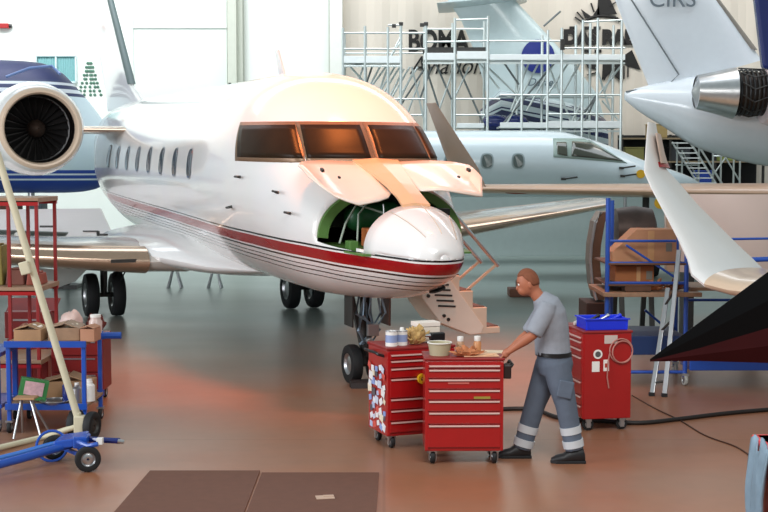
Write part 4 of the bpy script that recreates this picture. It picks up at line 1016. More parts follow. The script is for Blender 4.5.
# hands: palm and five bent fingers gripping the push handle
for (wr, el, sy) in ((WRN, ELN, -1), (WRF, ELF, 1)):
    w0 = wr; d = (wr-el).normalized(); up = V((0, 0, 1)); sd = d.cross(up).normalized()
    h = [(tuple(w0), .026), (tuple(w0+d*.045), (.018, .036)), (tuple(w0+d*.08), (.015, .036))]; e = [(0, 1), (1, 2)]
    hand = skin_mesh('hand', h, e, skin, man, sub=2)
    for k, L in enumerate((.07, .08, .075, .058)):
        b = w0+d*.08+sd*(k-1.5)*.019
        f = [(tuple(b-d*.015), .009), (tuple(b+d*L*.4-up*.01), .009), (tuple(b+d*L*.55-up*.035), .008), (tuple(b+d*L*.35-up*.055), .007)]
        skin_mesh('finger', f, [(0, 1), (1, 2), (2, 3)], skin, hand, sub=1)
    b = w0+d*.03-sd*sy*.03
    skin_mesh('thumb', [(tuple(b), .011), (tuple(b+d*.03-sd*sy*.015-up*.01), .010), (tuple(b+d*.055-up*.03), .008)], [(0, 1), (1, 2)], skin, hand, sub=1)
# face and hair
HM = Euler(HR).to_matrix(); fd = HM @ V((-1, 0, 0)); upv = HM @ V((0, 0, 1)); sd = V((0, 1, 0)); hc = HC
MB().rings([[hc+fd*x+sd*w*math.cos(a)+upv*(z+h*math.sin(a)) for a in [2*PI*k/10 for k in range(10)]] for x, w, z, h in ((.075, .018, -.018, .034), (.1, .013, -.026, .022), (.114, .009, -.036, .01))]).build('nose', skin, man, smooth=True)
for s in (-1, 1):
    MB().ball(hc+sd*s*.077-fd*.002-upv*.02, (.016, .009, .032), 12, 8, HR).build('ear', skin, man, smooth=True)
    ey = MB().ball(hc+fd*.083+sd*s*.03, .011, 12, 8).build('eye', paper, man, smooth=True)
    MB().ball(hc+fd*.0925+sd*s*.03, .005, 8, 6).build('iris', black, ey, smooth=True)
    MB().bar(hc+fd*.092+sd*s*.014+upv*.022, hc+fd*.082+sd*s*.046+upv*.02, .008, .007).build('eyebrow', hairm, man)
MB().path([hc+fd*.077+sd*-.022-upv*.068, hc+fd*.091-upv*.066, hc+fd*.077+sd*.022-upv*.068], .006, 6).build('mouth', mat('lip_colour', '9a5a48', .5), man, smooth=True)
hm = MB(); rgh = []
for i in range(12):
    row = []
    for k in range(36):
        a = 2*PI*k/36; fr = math.cos(a)            # fr 1 = forehead
        e0_ = .62 if fr > .5 else (.62-(.5-fr)*1.1 if fr > -.3 else -.3)
        e_ = PI/2-(PI/2-e0_)*(i/11)
        q_ = V((-.099*math.cos(e_)*math.cos(a), .081*math.cos(e_)*math.sin(a), .122*math.sin(e_)))
        row.append(hc+HM @ q_)
    rgh.append(row)
hm.rings(rgh, cap=False).build('hair', hairm, man, smooth=True, solid=.004)
# ------------------------------------------------------------------ left foreground: tow bars, trolley, red rack
# blue tow bar
A_ = gnd(88, 472); Bq = gnd(46, 468)
tw_ = thing('tow_bar', 'blue aircraft tow bar on small wheels lying at lower left', 'tow bar', (A_.x, A_.y, 0))
def L(px, py, D): q = at(px, py, D); return V((q.x-A_.x, q.y-A_.y, q.z))
D0 = A_.y
MB().path([L(-40, 475, D0-.5), L(20, 459, D0-.1), L(72, 444, D0+.25)], .036, 12).build('draw_bar', blue, tw_, smooth=True)
MB().path([L(-40, 468, D0-.1), L(20, 453, D0+.25), L(70, 439, D0+.5)], .022, 12).build('support_bar', mat('light_blue_tube', '3c78cc', .35), tw_, smooth=True)
MB().box(L(72, 440, D0+.3), (.24, .3, .07), (0, R(-8), 0)).box(L(82, 441, D0+.2), (.12, .16, .1)).build('head_block', blue, tw_, bevel=.01)
MB().path([L(78, 442, D0+.1), L(88, 446, D0), L(98, 444, D0)], .02).build('hinge', blue, tw_, smooth=True)
hd = MB().path([L(85, 439, D0+.25), L(100, 440, D0+.15), L(120, 441, D0+.15)], .025).build('tow_head', navy, tw_, smooth=True)
MB().box(L(100, 441, D0+.1), (.05, .06, .05)).build('label_plate', paper, hd); MB().cyl(L(118, 441, D0+.13), L(124, 442, D0+.13), .018).build('tow_pin', alu, hd)
ax_ = MB().bar((0, 0, .12), (Bq.x-A_.x, Bq.y-A_.y+.35, .12), .03).bar((0, 0, .12), L(76, 442, D0+.25), .04).build('axle', blue, tw_)
wheel(tw_, (0, 0, .1105), .108, .07, (.35, -1, 0), rubber, alu); wheel(tw_, (Bq.x-A_.x, Bq.y-A_.y+.3, .1105), .108, .07, (.35, -1, 0), rubber, alu)
MB().torus(L(52, 446, D0+.4), .13, .012, (.2, -1, .2), 24, 6).build('mud_guard', blue, tw_, smooth=True)
# cream tow bar with one arm raised
C0 = gnd(90, 440)
cream = mat('cream_tube', 'cfc7ab', .45, var=.06)
tc_ = thing('tow_bar', 'cream tow bar with one long arm raised and one lying on the floor at left', 'tow bar', (C0.x, C0.y, 0))
def L2(px, py, D): q = at(px, py, D); return V((q.x-C0.x, q.y-C0.y, q.z))
MB().path([L2(81, 428, C0.y), L2(41, 297, C0.y+.02), L2(-10, 130, C0.y+.04)], .035, 12).build('raised_arm', cream, tc_, smooth=True)
g0 = gnd(-60, 462, .05); MB().path([V((g0.x-C0.x, g0.y-C0.y, .05)), L2(40, 438, C0.y+.0), L2(78, 426, C0.y)], .028, 12).build('lying_arm', cream, tc_, smooth=True)
MB().box(L2(80, 424, C0.y), (.1, .1, .16)).cyl(L2(78, 412, C0.y), L2(78, 424, C0.y), .03).build('hinge_block', cream, tc_, bevel=.01)
MB().box(L2(25, 268, C0.y-.05), (.09, .06, .12), (0, R(-15), 0)).build('clamp', cream, tc_, bevel=.01)
wheel(tc_, (.02, 0, .1355), .133, .08, (1, -.25, 0), rubber, dark); MB().cyl((.02, 0, .14), L2(81, 426, C0.y), .03).build('axle', black, tc_)
wheel(tc_, (-.16, .12, .1355), .133, .08, (1, -.25, 0), rubber, dark); MB().cyl((-.16, .12, .136), L2(81, 426, C0.y)+V((0, .08, 0)), .02).build('axle', black, tc_)

# blue trolley with two shelves
T0 = gnd(45, 433)
TX, TY = gnd(10, 433).x, T0.y
TWX = gnd(85, 433).x-TX
tro = thing('workshop_trolley', 'blue framed workshop trolley loaded with boxes, behind the cream tow bar', 'trolley', (TX, TY, 0))
TH = .86
for x in (0, TWX):
    for y in (0, .7):
        MB().box((x, y, .1+(TH-.1)/2), (.04, .04, TH-.1)).build('post', blue, tro, bevel=.005)
        c = MB().box((x, y, .115), (.07, .07, .02)).build('caster', alu, tro); wheel(c, (x, y, .0605), .06, .04, (1, 0, 0), rubber, alu)
for z in (.26, TH):
    MB().box((TWX/2, .35, z), (TWX+.05, .75, .03)).build('shelf', wood, tro, bevel=.004)
    for y_ in (-.03, .73): MB().box((TWX/2, y_, z), (TWX+.06, .03, .06)).build('shelf_frame', blue, tro)
MB().path([(TWX-.1, .3, .86), (TWX+.15, .3, .9), (TWX+.3, .3, .9)], .035).build('push_handle', blue, tro, smooth=True)
def TB(name, label, cat, x, y, z, w, d, h, m_, rz=0, lid=True, group=None):
    t = thing(name, label, cat, (TX+x, TY+y, z), rz, group)
    MB().box((0, 0, h/2), (w, d, h)).build('box_body', m_, t, bevel=.004)
    if lid:
        MB().box((-w*.27, 0, h+.02), (w*.5, d, .006), (0, R(-14), 0)).build('flap', m_, t); MB().box((w*.27, 0, h+.02), (w*.5, d, .006), (0, R(20), 0)).build('flap', m_, t)
    return t
zt = TH+.016; zl = .276
TB('cardboard_box', 'low open cardboard box at the left of the blue trolley top', 'box', .17, .2, zt, .26, .3, .11, card)
TB('cardboard_box', 'wide open cardboard box in the middle of the blue trolley top', 'box', .5, .25, zt+.002, .3, .34, .12, wood, R(4))
TB('cardboard_box', 'small orange cardboard box at the right end of the blue trolley top', 'box', .76, .12, zt, .14, .2, .12, mat('orange_card', 'b98568', .8), R(-6))
jar_ = thing('plastic_jar', 'clear plastic jar behind the small orange box', 'jar', (TX+.76, TY+.34, zt)); MB().lathe([(.001, 0), (.06, 0), (.065, .16), (.05, .18), (.05, .2), (.001, .2)]).build('jar_body', mat('clear_jar', 'e2c8be', .2, alpha=.75), jar_, smooth=True); MB().lathe([(.052, .2), (.052, .225), (.001, .225)]).build('lid', paper, jar_, smooth=True)
for i, (x, y, a) in enumerate(((.1, .25, .3), (.2, .18, -.4), (.42, .3, .6), (.56, .2, 1.1))):
    single('aircraft_part', MB().path([(-.07, 0, .0), (-.02, .02, .03), (.05, -.01, .02), (.09, .01, .05)], [.02, .03, .025, .012], 8).ball((.0, 0, .03), .035), (mat('copper_part', '8a5a48', .4, .3), offw, wood, beige)[i], ('copper coloured pipe part in the low box', 'off white pipe part in the low box', 'brown pipe part in the wide box', 'beige pipe part in the wide box')[i], 'part', (TX+x, TY+y, zt+.09), a, 'parts in the trolley boxes', smooth=True)
TB('cardboard_box', 'long cardboard box on the lower shelf of the blue trolley', 'box', .45, .5, zl, .5, .3, .16, card, R(3))
tt = thing('chemical_box', 'green and pink printed carton leaning on the lower trolley shelf', 'box', (TX+.2, TY+.12, zl+.03), R(20))
MB().box((0, 0, .1), (.26, .1, .2), (0, R(12), 0)).build('carton', mat('carton_green', '3f8a4a', .5, var=.1), tt, bevel=.004); MB().box((.0, -.054, .11), (.18, .006, .13), (0, R(12), 0)).build('printed_panel', mat('print_pink', 'e2b3b8', .5, var=.2, scale=30), tt)
for i, (x, y, r_, h_, m_) in enumerate(((.52, .15, .05, .2, navy), (.62, .12, .045, .17, alu), (.72, .2, .055, .19, paper))):
    t = thing('spray_can', ('dark blue can', 'bare metal can', 'white can')[i]+' on the lower shelf of the blue trolley', 'can', (TX+x, TY+y, zl), 0, 'cans on the lower trolley shelf')
    MB().lathe([(.001, 0), (r_, 0), (r_, h_*.8), (r_*.6, h_*.9), (r_*.6, h_), (.001, h_)], n=20).build('can_body', m_, t, smooth=True); MB().lathe([(r_*.5, h_), (r_*.5, h_*1.12), (.001, h_*1.12)], n=16).build('cap', paper, t, smooth=True)
tm = thing('metal_dish', 'shallow metal dish on the lower trolley shelf front', 'dish', (TX+.42, TY+.06, zl)); MB().lathe([(.001, .004), (.1, .004), (.14, .03), (.142, .03), (.11, .0), (.001, 0)], n=28).build('dish_body', alu, tm, smooth=True); MB().torus((0, 0, .03), .141, .004).build('rim', alu, tm, smooth=True)
# folding stool frame in front of the trolley
fs = thing('folding_stand', 'thin grey folding stand legs on the floor before the trolley', 'stand', (gnd(30, 438).x, gnd(30, 438).y-.05, 0))
for a, b in (((-.14, 0, 0), (-.1, .15, .36)), ((.12, 0, 0), (-.02, .15, .36)), ((-.14, .3, 0), (-.1, .15, .36)), ((.12, .3, 0), (-.02, .15, .36))): MB().cyl(a, b, .011).build('leg', alu, fs, smooth=True)
MB().box((-.06, .15, .365), (.2, .16, .02)).build('seat', card, fs, bevel=.004)
# second blue trolley at the frame edge
t2 = thing('workshop_trolley', 'blue metal trolley cut off by the left edge of the picture', 'trolley', (gnd(-14, 432).x, T0.y+.05, 0))
for x in (-.5, .12):
    for y in (0, .6): MB().box((x, y, .42), (.05, .05, .7)).build('post', blue, t2, bevel=.004); c = MB().box((x, y, .1), (.06, .06, .04)).build('caster', alu, t2); wheel(c, (x, y, .0555), .055, .04, (1, 0, 0), rubber, alu)
MB().box((-.19, .3, .25), (.7, .65, .04)).box((-.19, .3, .75), (.7, .65, .04)).build('shelf', blue, t2, bevel=.004)
MB().bar((.12, 0, .7), (-.3, 0, .25), .03).bar((.12, .05, .45), (-.3, .05, .72), .02).build('brace', blue, t2)
# tall red rack behind the trolley
RX0, RX1, RD = at(-40, 300, 13.6).x, at(38, 300, 13.6).x, 13.6
rk = thing('shelf_rack', 'tall red steel shelf rack with brown boards at the left edge', 'shelf rack', (RX1, RD, 0))
for x in (0, RX0-RX1, at(10, 300, 13.6).x-RX1):
    for y in (0, .75): MB().box((x, y, 1.08), (.035, .035, 2.16)).build('post', mat('maroon_steel', '8c1e1c', .45, var=.06), rk, bevel=.003)
for z in (2.16, 1.22, .45):
    MB().box(((RX0-RX1)/2, .38, z+.035), (RX1-RX0+.06, .82, .05)).build('shelf_board', wood, rk, bevel=.004)
    for y_ in (-.01, .76): MB().box(((RX0-RX1)/2, y_, z), (RX1-RX0+.05, .04, .05)).build('shelf_frame', red, rk)
for i, (dx, w_, h_, hx, lb) in enumerate(((-.55, .25, .42, '8a7a3a', 'olive yellow drum shaped bag'), (-.3, .2, .16, '6a3a2c', 'brown box'), (-.1, .16, .12, '9a4a38', 'reddish box'))):
    single('parts_box', MB().box((0, 0, h_/2), (w_, .3, h_), None, .85).box((0, 0, h_+.01), (w_*.6, .2, .02)), mat('parts_%s' % ('olive', 'brown', 'rust')[i], hx, .7, var=.2), lb+' on the middle shelf of the tall red rack', 'box', (RX1+dx, RD+.35, 1.282), bevel=.012)
# red chest and dark red trolley behind
rb = at(28, 335, 14.6); 
ch = thing('tool_chest', 'open dark red tool chest standing behind the tall red rack', 'tool chest', (rb.x, 14.75, 0))
MB().box((0, 0, .76), (.5, .4, .3), None, 1.0).build('chest_body', dred, ch, bevel=.01); MB().box((0, .1, .955), (.56, .3, .02), (R(25), 0, 0)).build('lid', dred, ch, bevel=.004)
MB().box((0, 0, .3), (.46, .38, .6)).build('pedestal', dred, ch, bevel=.01)
for z in (.7, .82): MB().box((0, -.205, z), (.3, .015, .02)).build('handle', alu, ch)
dt = at(75, 430, 13.9)
dk_ = thing('drawer_trolley', 'dark red drawer trolley piled with bags, left of the main wheel', 'trolley', (at(78, 400, 13.9).x, 13.9, 0))
MB().box((0, .2, .43), (.56, .42, .6)).build('trolley_body', dred, dk_, bevel=.008)
for z in (.24, .42, .6): d_ = MB().box((0, -.02, z), (.5, .02, .16)).build('drawer', dred, dk_, bevel=.003); MB().box((0, -.034, z+.06), (.4, .012, .014)).build('handle', alu, d_)
for s in (-1, 1):
    for y in (.06, .34): c = MB().box((s*.22, y, .115), (.06, .06, .03)).build('caster', alu, dk_); wheel(c, (s*.22, y, .0605), .06, .04, (1, 0, 0), rubber, alu)
rg = MB()
lump(rg, (0, 0, 0), (.12, .12, .12), 5, .14, 3)
single('plastic_bag', rg, pink, 'crumpled pink plastic bag on the dark red drawer trolley', 'bag', (dk_.location.x-.11, 14.08, .732), smooth=True)
rg = MB()
lump(rg, (0, 0, 0), (.11, .1, .09), 12, .22, 4)
single('rag_heap', rg, mat('dark_red_cloth', '5e2620', .9, var=.35, scale=25, bump=.8), 'dark red cloth heap right of the pink bag', 'cloth', (dk_.location.x+.15, 14.12, .732), smooth=True)

# ------------------------------------------------------------------ right side: blue work stand
WSX = at(607, 300, 15.0).x
ws = thing('work_stand', 'blue tube work stand with brown boards at right, holding cardboard boxes', 'work stand', (WSX, 15.0, 0))
def wx(px, D=15.0): return at(px, 300, D).x-WSX
HT = 2.18
for px, dy, zt_ in ((607, 0, HT), (611, .9, HT-.05), (676, .9, HT), (686, 0, 2.0), (785, 0, 1.75), (785, .9, 1.75)):
    x = wx(px, 15.0+dy); MB().cyl((x, dy, .1), (x, dy, zt_), .027, n=12).build('post', blue, ws, smooth=True)
    c = MB().box((x, dy, .13), (.08, .08, .03)).build('caster', alu, ws); wheel(c, (x, dy, .0655), .065, .04, (1, .2, 0), mat('wheel_grey', 'a8a8a2', .5), alu)
def wrail(px0, py0, px1, py1, dy=0, r=.022):
    a = at(px0, py0, 15+dy); b = at(px1, py1, 15+dy); MB().cyl((a.x-WSX, dy, a.z), (b.x-WSX, dy, b.z), r, n=10).build('rail', blue, ws, smooth=True)
wrail(607, 241, 676, 241, 0, .016); wrail(607, 241, 800, 238, .9, .016); wrail(686, 262, 800, 258, 0, .03); wrail(607, 283, 686, 283, 0, .018); wrail(607, 263, 686, 263, 0, .016)
wrail(626, 245, 676, 278, .0, .014); wrail(607, 372, 686, 372, 0, .02); wrail(686, 300, 785, 300, .9, .018); wrail(645, 310, 686, 345, .9, .016)
def wbox(px0, px1, z, h, m_, nm, d=.95):
    x0, x1 = wx(px0), wx(px1); return MB().box(((x0+x1)/2, .45, z), (x1-x0, d, h)).build(nm, m_, ws, bevel=.006)
zs1 = at(0, 294, 15).z; wbox(602, 700, zs1, .05, wood, 'work_board', 1.1)
za = at(0, 264, 15).z; wbox(607, 686, za, .025, mat('brown_board', '6a4630', .7), 'shelf_board')
zb_ = at(0, 285, 15).z; wbox(607, 660, zb_, .02, M['brown_board'], 'shelf_board')
wbox(606, 686, .47, .22, mat('deep_blue', '14305e', .5), 'base_tray'); 
x0, x1 = wx(690), wx(800); MB().box(((x0+x1)/2, .2, .28), (x1-x0, .5, .2)).build('base_beam', blue, ws, bevel=.01)
def cbx(label, px0, px1, zbot, ztop, D, m_, slant=0):
    a = at(px0, 300, D).x; b = at(px1, 300, D).x; w = b-a; h = ztop-zbot
    t = thing('cardboard_box', label, 'box', ((a+b)/2, D, zbot), 0, 'cardboard boxes on the blue work stand')
    MB().prism([(-w/2, -.2, 0), (w/2, -.2, 0), (w/2, -.2, h), (-w/2+slant, -.2, h), (-w/2, -.2, h*(.3 if slant else 1))], (0, .4, 0)).build('carton', m_, t, bevel=.006)
    MB().box((w*.1, -.203, h*.5), (w*.1, .004, h*.9)).build('packing_tape', mat('packing_tape', 'c99a6c', .3), t)
    MB().box((w*.38, -.203, h*.45), (.07, .004, .1)).build('printed_label', mat('label_slate', '7f7a70', .6), t)
    return t
cbx('large slanted cardboard box on the upper board of the blue stand', 609, 672, za+.014, at(0, 230, 15).z, 15.35, mat('cardboard_orange', 'bd8a66', .8), .28)
cbx('smaller cardboard box on the lower board under the slanted one', 612, 650, zb_+.011, at(0, 266, 15).z-.01, 15.35, mat('cardboard_brown', 'a8683e', .8))
for i, (px, hx, lb) in enumerate(((636, '5a3c2a', 'dark brown timber block'), (655, 'c4845c', 'orange brown parts heap'), (674, '8a5238', 'rust coloured parts heap'))):
    m_ = MB()
    if i == 0: m_.box((0, 0, .03), (.3, .25, .06)).box((.05, 0, .075), (.2, .2, .03))
    else:
        lump(m_, (0, 0, 0), (.09, .07, .035), i, .9, 8)
    single(('timber_block', 'parts_heap', 'parts_heap')[i], m_, mat('parts_tone_%s' % ('brown', 'orange', 'rust')[i], hx, .6, var=.2), lb+' on the work board of the blue stand', 'part', (at(px, 290, 15.1).x, 15.1, zs1+.033), smooth=i > 0)
for i, (px, zz, hx) in enumerate(((705, .9, '5a2a22'), (735, 1.0, '4a3428'), (722, .42, '5e1f1a'), (778, .42, '3a3a3c'))):
    z0_ = .38 if i > 1 else .0
    if i > 1:
        m_ = MB()
        lump(m_, (0, 0, 0), (.18, .14, .08), i, .7)
        single('cloth_bundle', m_, mat('bundle_%s' % ('a', 'b', 'red', 'grey')[i], hx, .8, var=.3), ('', '', 'dark red cloth bundle on the low blue beam', 'dark grey cloth bundle on the low blue beam')[i], 'cloth', (at(px, 300, 15.2).x, 15.2, .39), smooth=True)
wl = single('wooden_board', MB().box((0, .45, .02), (1.15, .72, .04)), wood, 'dark wooden board laid across the blue stand under the white winglet', 'board', (at(742, 300, 15).x, 15.0, zs1+.028), bevel=.004)
# ladder leaning on the stand
lf = gnd(658, 396)
ld = thing('ladder', 'aluminium ladder leaning against the blue work stand', 'ladder', (lf.x, lf.y, 0))
def LL(px, py, D): q = at(px, py, D); return V((q.x-lf.x, q.y-lf.y, q.z))
b0_, b1_ = V((-.07, 0, 0)), V((.06, -.05, 0)); 
t0_, t1_ = LL(668, 288, 14.82), LL(679, 250, 14.8)
MB().bar(b0_, t0_, .05, .028).build('rail', alu, ld, bevel=.004); MB().bar(b1_, t1_, .05, .028).build('rail', alu, ld, bevel=.004)
for i in range(4):
    k = .12+.24*i; MB().cyl(b0_+(t0_-b0_)*k, b1_+(t1_-b1_)*(k*.86), .014).build('rung', dark, ld)
for b in (b0_, b1_): MB().box(b+V((0, 0, .02)), (.06, .05, .04)).build('foot', rubber, ld)
# curved brown plank standing left of the stand and crates at its foot
cp = thing('curved_panel', 'tall bowed brown panel standing on edge left of the blue work stand', 'panel', (at(597, 300, 17).x, 17.0, 0))
pp = [at(602, 212, 17), at(596, 222, 17), at(592, 245, 17), at(591, 262, 17), at(593, 285, 17), at(597, 300, 17)]
pl = [(p.x-cp.location.x, 0, p.z) for p in pp]; pr = [(x+.12, 0, z) for x, y, z in pl][::-1]
MB().prism(pl+pr, (0, .5, 0)).build('panel_shell', mat('panel_brown', '6e5140', .35, .4, var=.3, scale=3), cp, bevel=.005)
MB().box((.0, .25, .38), (.3, .7, .76)).build('stand_base', mat('crate_dark', '3a2822', .7), cp, bevel=.01)
MB().path([(x-.01, -.01, z) for x, y, z in pl], .02).build('edge_strip', alu, cp, smooth=True)
cr = at(583, 293, 18.2)
single('wooden_crate', MB().box((0, 0, .08), (.62, .5, .16)).box((.05, 0, .24), (.4, .4, .14)), mat('crate_brown', '6a4232', .7, var=.2), 'low brown crate pile on the floor left of the bowed panel', 'crate', (at(585, 290, 18).x-.05, gnd(585, 296).y, 0), bevel=.015)
# dark engine on a transport stand behind the blue stand
en = thing('engine_on_stand', 'dark covered engine on a stand below the tan wing', 'engine', (at(634, 215, 19.5).x, 19.5, 0))
MB().lathe([(.2, -.31), (.33, -.28), (.37, 0), (.33, .26), (.2, .31)], (0, 0, 1.58), (1, 0, 0), 28, cap=True).build('engine_body', mat('engine_dark', '4a3a34', .5, .4, var=.4, scale=4), en, smooth=True)
for x in (-.22, .22): MB().bar((x, -.4, 0), (x, -.1, 1.4), .07).bar((x, .4, 0), (x, .1, 1.4), .07).build('stand_leg', dark, en)
MB().box((0, 0, .04), (.6, 1.0, .08)).build('stand_base', dark, en, bevel=.01)
MB().box((0, -.2, 1.25), (.6, .3, .1)).build('stand_beam', black, en)
# pinkish panel behind the winglet
pk = thing('fuselage_section', 'large pinkish beige curved panel on trestles behind the white winglet', 'panel', (at(715, 250, 17.5).x, 17.5, 0))
xa, xb = at(666, 250, 17.5).x-pk.location.x, at(790, 250, 17.5).x-pk.location.x
za_, zb2 = at(0, 194, 17.5).z, at(0, 272, 17.5).z
rg = []
for i in range(13):
    u = i/12; x = xa+(xb-xa)*u; y = -.35*math.sin(PI*u*.8)+.1
    rg.append([V((x, y, zb2)), V((x, y-.04, (za_+zb2)/2)), V((x, y, za_)), V((x, y+.05, za_)), V((x, y+.03, (za_+zb2)/2)), V((x, y+.05, zb2))])
MB().rings(rg).build('panel_shell', mat('panel_pinkish', 'dcc5ba', .3, .0, coat=.5, var=.04, scale=1.5), pk, smooth=True)
MB().box((xa+.09, .02, (za_+zb2)/2), (.17, .1, za_-zb2)).build('edge_cover', tan, pk, bevel=.01)
for x in (xa+.3, xb-.5): MB().box((x, .05, zb2/2), (.08, .5, zb2)).build('trestle', dark, pk)
MB().box((xb-.1, -.35, zb2+.3), (.06, .06, .7)).build('support_post', mat('olive_post', '6d6a55', .6), pk)

# foreground wing with tall blended winglet
WG = 13.6
wgt = thing('winglet_of_near_jet', 'tall glossy white blended winglet curving up from a beige wing tip at right', 'airplane wing', (at(760, 285, WG).x, WG, 0))
ox = wgt.location.x
def G(px, py, dD): q = at(px, py, WG+dD); return V((q.x-ox, q.y-WG, q.z))
secs = [((648, 122), (656, 124), .85, 1.1, .02), ((646, 150), (661, 152), .75, 1.12, .035), ((645, 172), (667, 170), .6, 1.15, .05), ((652, 188), (680, 184), .5, 1.15, .06),
        ((664, 210), (697, 204), .35, 1.12, .07), ((678, 236), (719, 226), .2, 1.08, .09), ((688, 258), (739, 246), .05, 1.0, .10), ((692, 274), (752, 258), -.1, .95, .11), ((704, 284), (762, 268), -.2, .9, .12), ((728, 290), (785, 275), -.25, .9, .13)]
rg = []
for i, (a, b, d0, d1, th) in enumerate(secs):
    le, te = G(a[0], a[1], d0), G(b[0], b[1], d1)
    nx = (1, 0, .1) if i < 3 else ((1, 0, .45) if i < 6 else ((.7, 0, .8) if i < 8 else (.1, 0, 1)))
    rg.append(foil(le, te, th*1.5, nx, 12))
wl_ = MB().rings(rg[:9]).build('winglet', white, wgt, smooth=True)
MB().rings(rg[8:]+[foil(G(820, 300, -.5), G(880, 285, .9), .3, (0, 0, 1), 12), foil(G(1000, 305, -.8), G(1060, 282, 1.2), .42, (0, 0, 1), 12)]).build('wing_tip', mat('wing_beige', 'dfc3a9', .3, coat=.4, var=.03), wgt, smooth=True)
k = [foil(G(*s_[0], s_[2]), G(*s_[1], s_[3]), s_[4]*1.8, (1, 0, .1), 12) for s_ in (((656, 133), (661, 135), .82, 1.16, .02), ((659, 150), (664.5, 152), .85, 1.2, .02), ((661, 163), (668, 164), .9, 1.25, .02))]
MB().rings(k).build('rear_edge_skin', mat('edge_beige', 'd9c0b0', .4), wl_, smooth=True)
k = [foil(G(656, 162, .9), G(668, 163, 1.24), .06, (1, 0, .1), 12), foil(G(658, 167, .9), G(670, 168, 1.22), .08, (1, 0, .1), 12)]
MB().rings(k).build('red_band', red, wl_, smooth=True)
MB().cyl((2.6, 0, 0), (2.6, 0, 1.0), .12, .08).box((2.6, 0, .03), (.6, .6, .06)).build('wing_jack', dark, wgt, smooth=True)

# black and dark red pointed tail plane tip, close to the camera
NB = 6.2
nb = thing('tailplane_tip', 'black pointed tailplane tip with dark red underside close to the camera at right', 'airplane tail', (at(768, 330, NB).x, NB, 0))
ox2 = nb.location.x
def N_(px, py, dD=0): q = at(px, py, NB+dD); return V((q.x-ox2, q.y-NB, q.z))
tip = N_(650, 359)
top = [N_(652, 358), N_(700, 322), N_(768, 272), N_(900, 175), N_(900, 175, .5), N_(768, 280, .4), N_(700, 330, .25)]
mb = MB(); up_ = [tip, N_(700, 322), N_(768, 272), N_(880, 190)]; lo = [N_(650, 360.5), N_(700, 348), N_(768, 328), N_(880, 300)]
def slab(a, b, t):
    m = MB(); rg = []
    for p, q_ in zip(a, b):
        th = t*.3*min(1, (p-a[0]).length*1.2+.03)
        rg.append([p+V((0, -.0, 0)), (p+q_)/2+V((0, -th, 0)), q_, q_+V((0, th, 0)), (p+q_)/2+V((0, th*1.4, 0)), p+V((0, th*.5, 0))])
    return m.rings(rg)
slab(up_, lo, .05).build('upper_skin', mat('gloss_black', '08080a', .5, coat=.0, var=.05, spec=.15), nb)
slab(lo, [N_(650, 361.5), N_(700, 361), N_(768, 363), N_(880, 366)], .05).build('lower_skin', mat('deep_red', '330608', .6, var=.1, spec=.15), nb)
MB().cyl((.75, .1, 0), (.75, .1, 1.9), .1).box((.75, .1, .03), (.6, .6, .06)).build('support_stand', dark, nb, smooth=True)

# red cabinet with grey cloth at the lower right corner
RC = 7.6
rx = at(770, 500, RC).x
rcb = thing('red_bin', 'bright red bin with a grey cloth hanging over it at the lower right corner', 'bin', (rx+.18, RC, 0))
zt2 = at(0, 442, RC).z
MB().box((0, 0, zt2/2+.02), (.42, .4, zt2-.04), None, 1.08).build('bin_body', mat('bright_red', 'e0141a', .35, coat=.3), rcb, bevel=.02)
MB().box((0, 0, zt2-.02), (.47, .45, .04)).build('rim', M['bright_red'], rcb, bevel=.01)
m_ = MB(); rg = []
for j in range(10):
    v = j/9; rg.append([V((-.25-.04*math.sin(v*2)-.012*math.sin(i*1.7+v*3)+.0, -.2+.028*i, zt2+.01-.1*i/12*.4-v*.5-(.05*math.sin(i)))) for i in range(13)])
m_.rings(rg, cap=False, closed=False)
single('hanging_cloth', m_, mat('grey_blue_cloth', '7d93a3', .85, var=.15, scale=9, bump=.4), 'grey blue cloth hanging on the side of the bright red bin', 'cloth', (rx+.18, RC, 0), smooth=True, solid=.012)

# ------------------------------------------------------------------ on the floor
def hose(name, label, pts, r, m_):
    P_ = [V((gnd(*p).x, gnd(*p).y, r)) for p in pts]; out = []
    for i in range(len(P_)-1):
        p0, p1, p2, p3 = P_[max(i-1, 0)], P_[i], P_[i+1], P_[min(i+2, len(P_)-1)]
        for k in range(6):
            t = k/6; out.append(.5*((2*p1)+(-p0+p2)*t+(2*p0-5*p1+4*p2-p3)*t*t+(-p0+3*p1-3*p2+p3)*t**3))
    out.append(P_[-1]); return single(name, MB().path(out, r, 8), m_, label, 'cable', smooth=True)
hose('power_cable', 'thick black ground cable lying across the floor to the right', [(440, 413), (480, 412), (530, 411), (560, 420), (600, 423), (640, 425), (680, 421), (730, 415), (800, 409)], .022, mat('cable_black', '1c1512', .6))
hose('thin_cord', 'thin dark brown cord crossing the thick cable on the floor', [(632, 396), (655, 409), (680, 421), (705, 436), (735, 447), (752, 458), (775, 475)], .007, mat('cord_brown', '4a2a1c', .6))
for i, (q, lb) in enumerate((([(150, 472), (260, 472), (238, 530), (100, 530)], 'brown floor mat at the bottom left, left one of two'), ([(262, 474), (379, 474), (375, 530), (240, 530)], 'brown floor mat with a pale scrap on it, right one of two'))):
    single('floor_mat', MB().prism([V((gnd(*p).x, gnd(*p).y, .002)) for p in q], (0, 0, .012)), mat('mat_brown', '6b4434', .8, var=.08, scale=12), lb, 'floor mat', group='brown mats on the floor')
g_ = gnd(325, 497, .02)
single('paper_scrap', MB().box((0, 0, .004), (.14, .1, .006)).box((.03, .02, .009), (.08, .05, .004)), mat('scrap_beige', 'c4a48f', .7), 'pale paper scrap lying on the right brown mat', 'paper', (g_.x, g_.y, .0145), R(10))
g_ = gnd(361, 386)
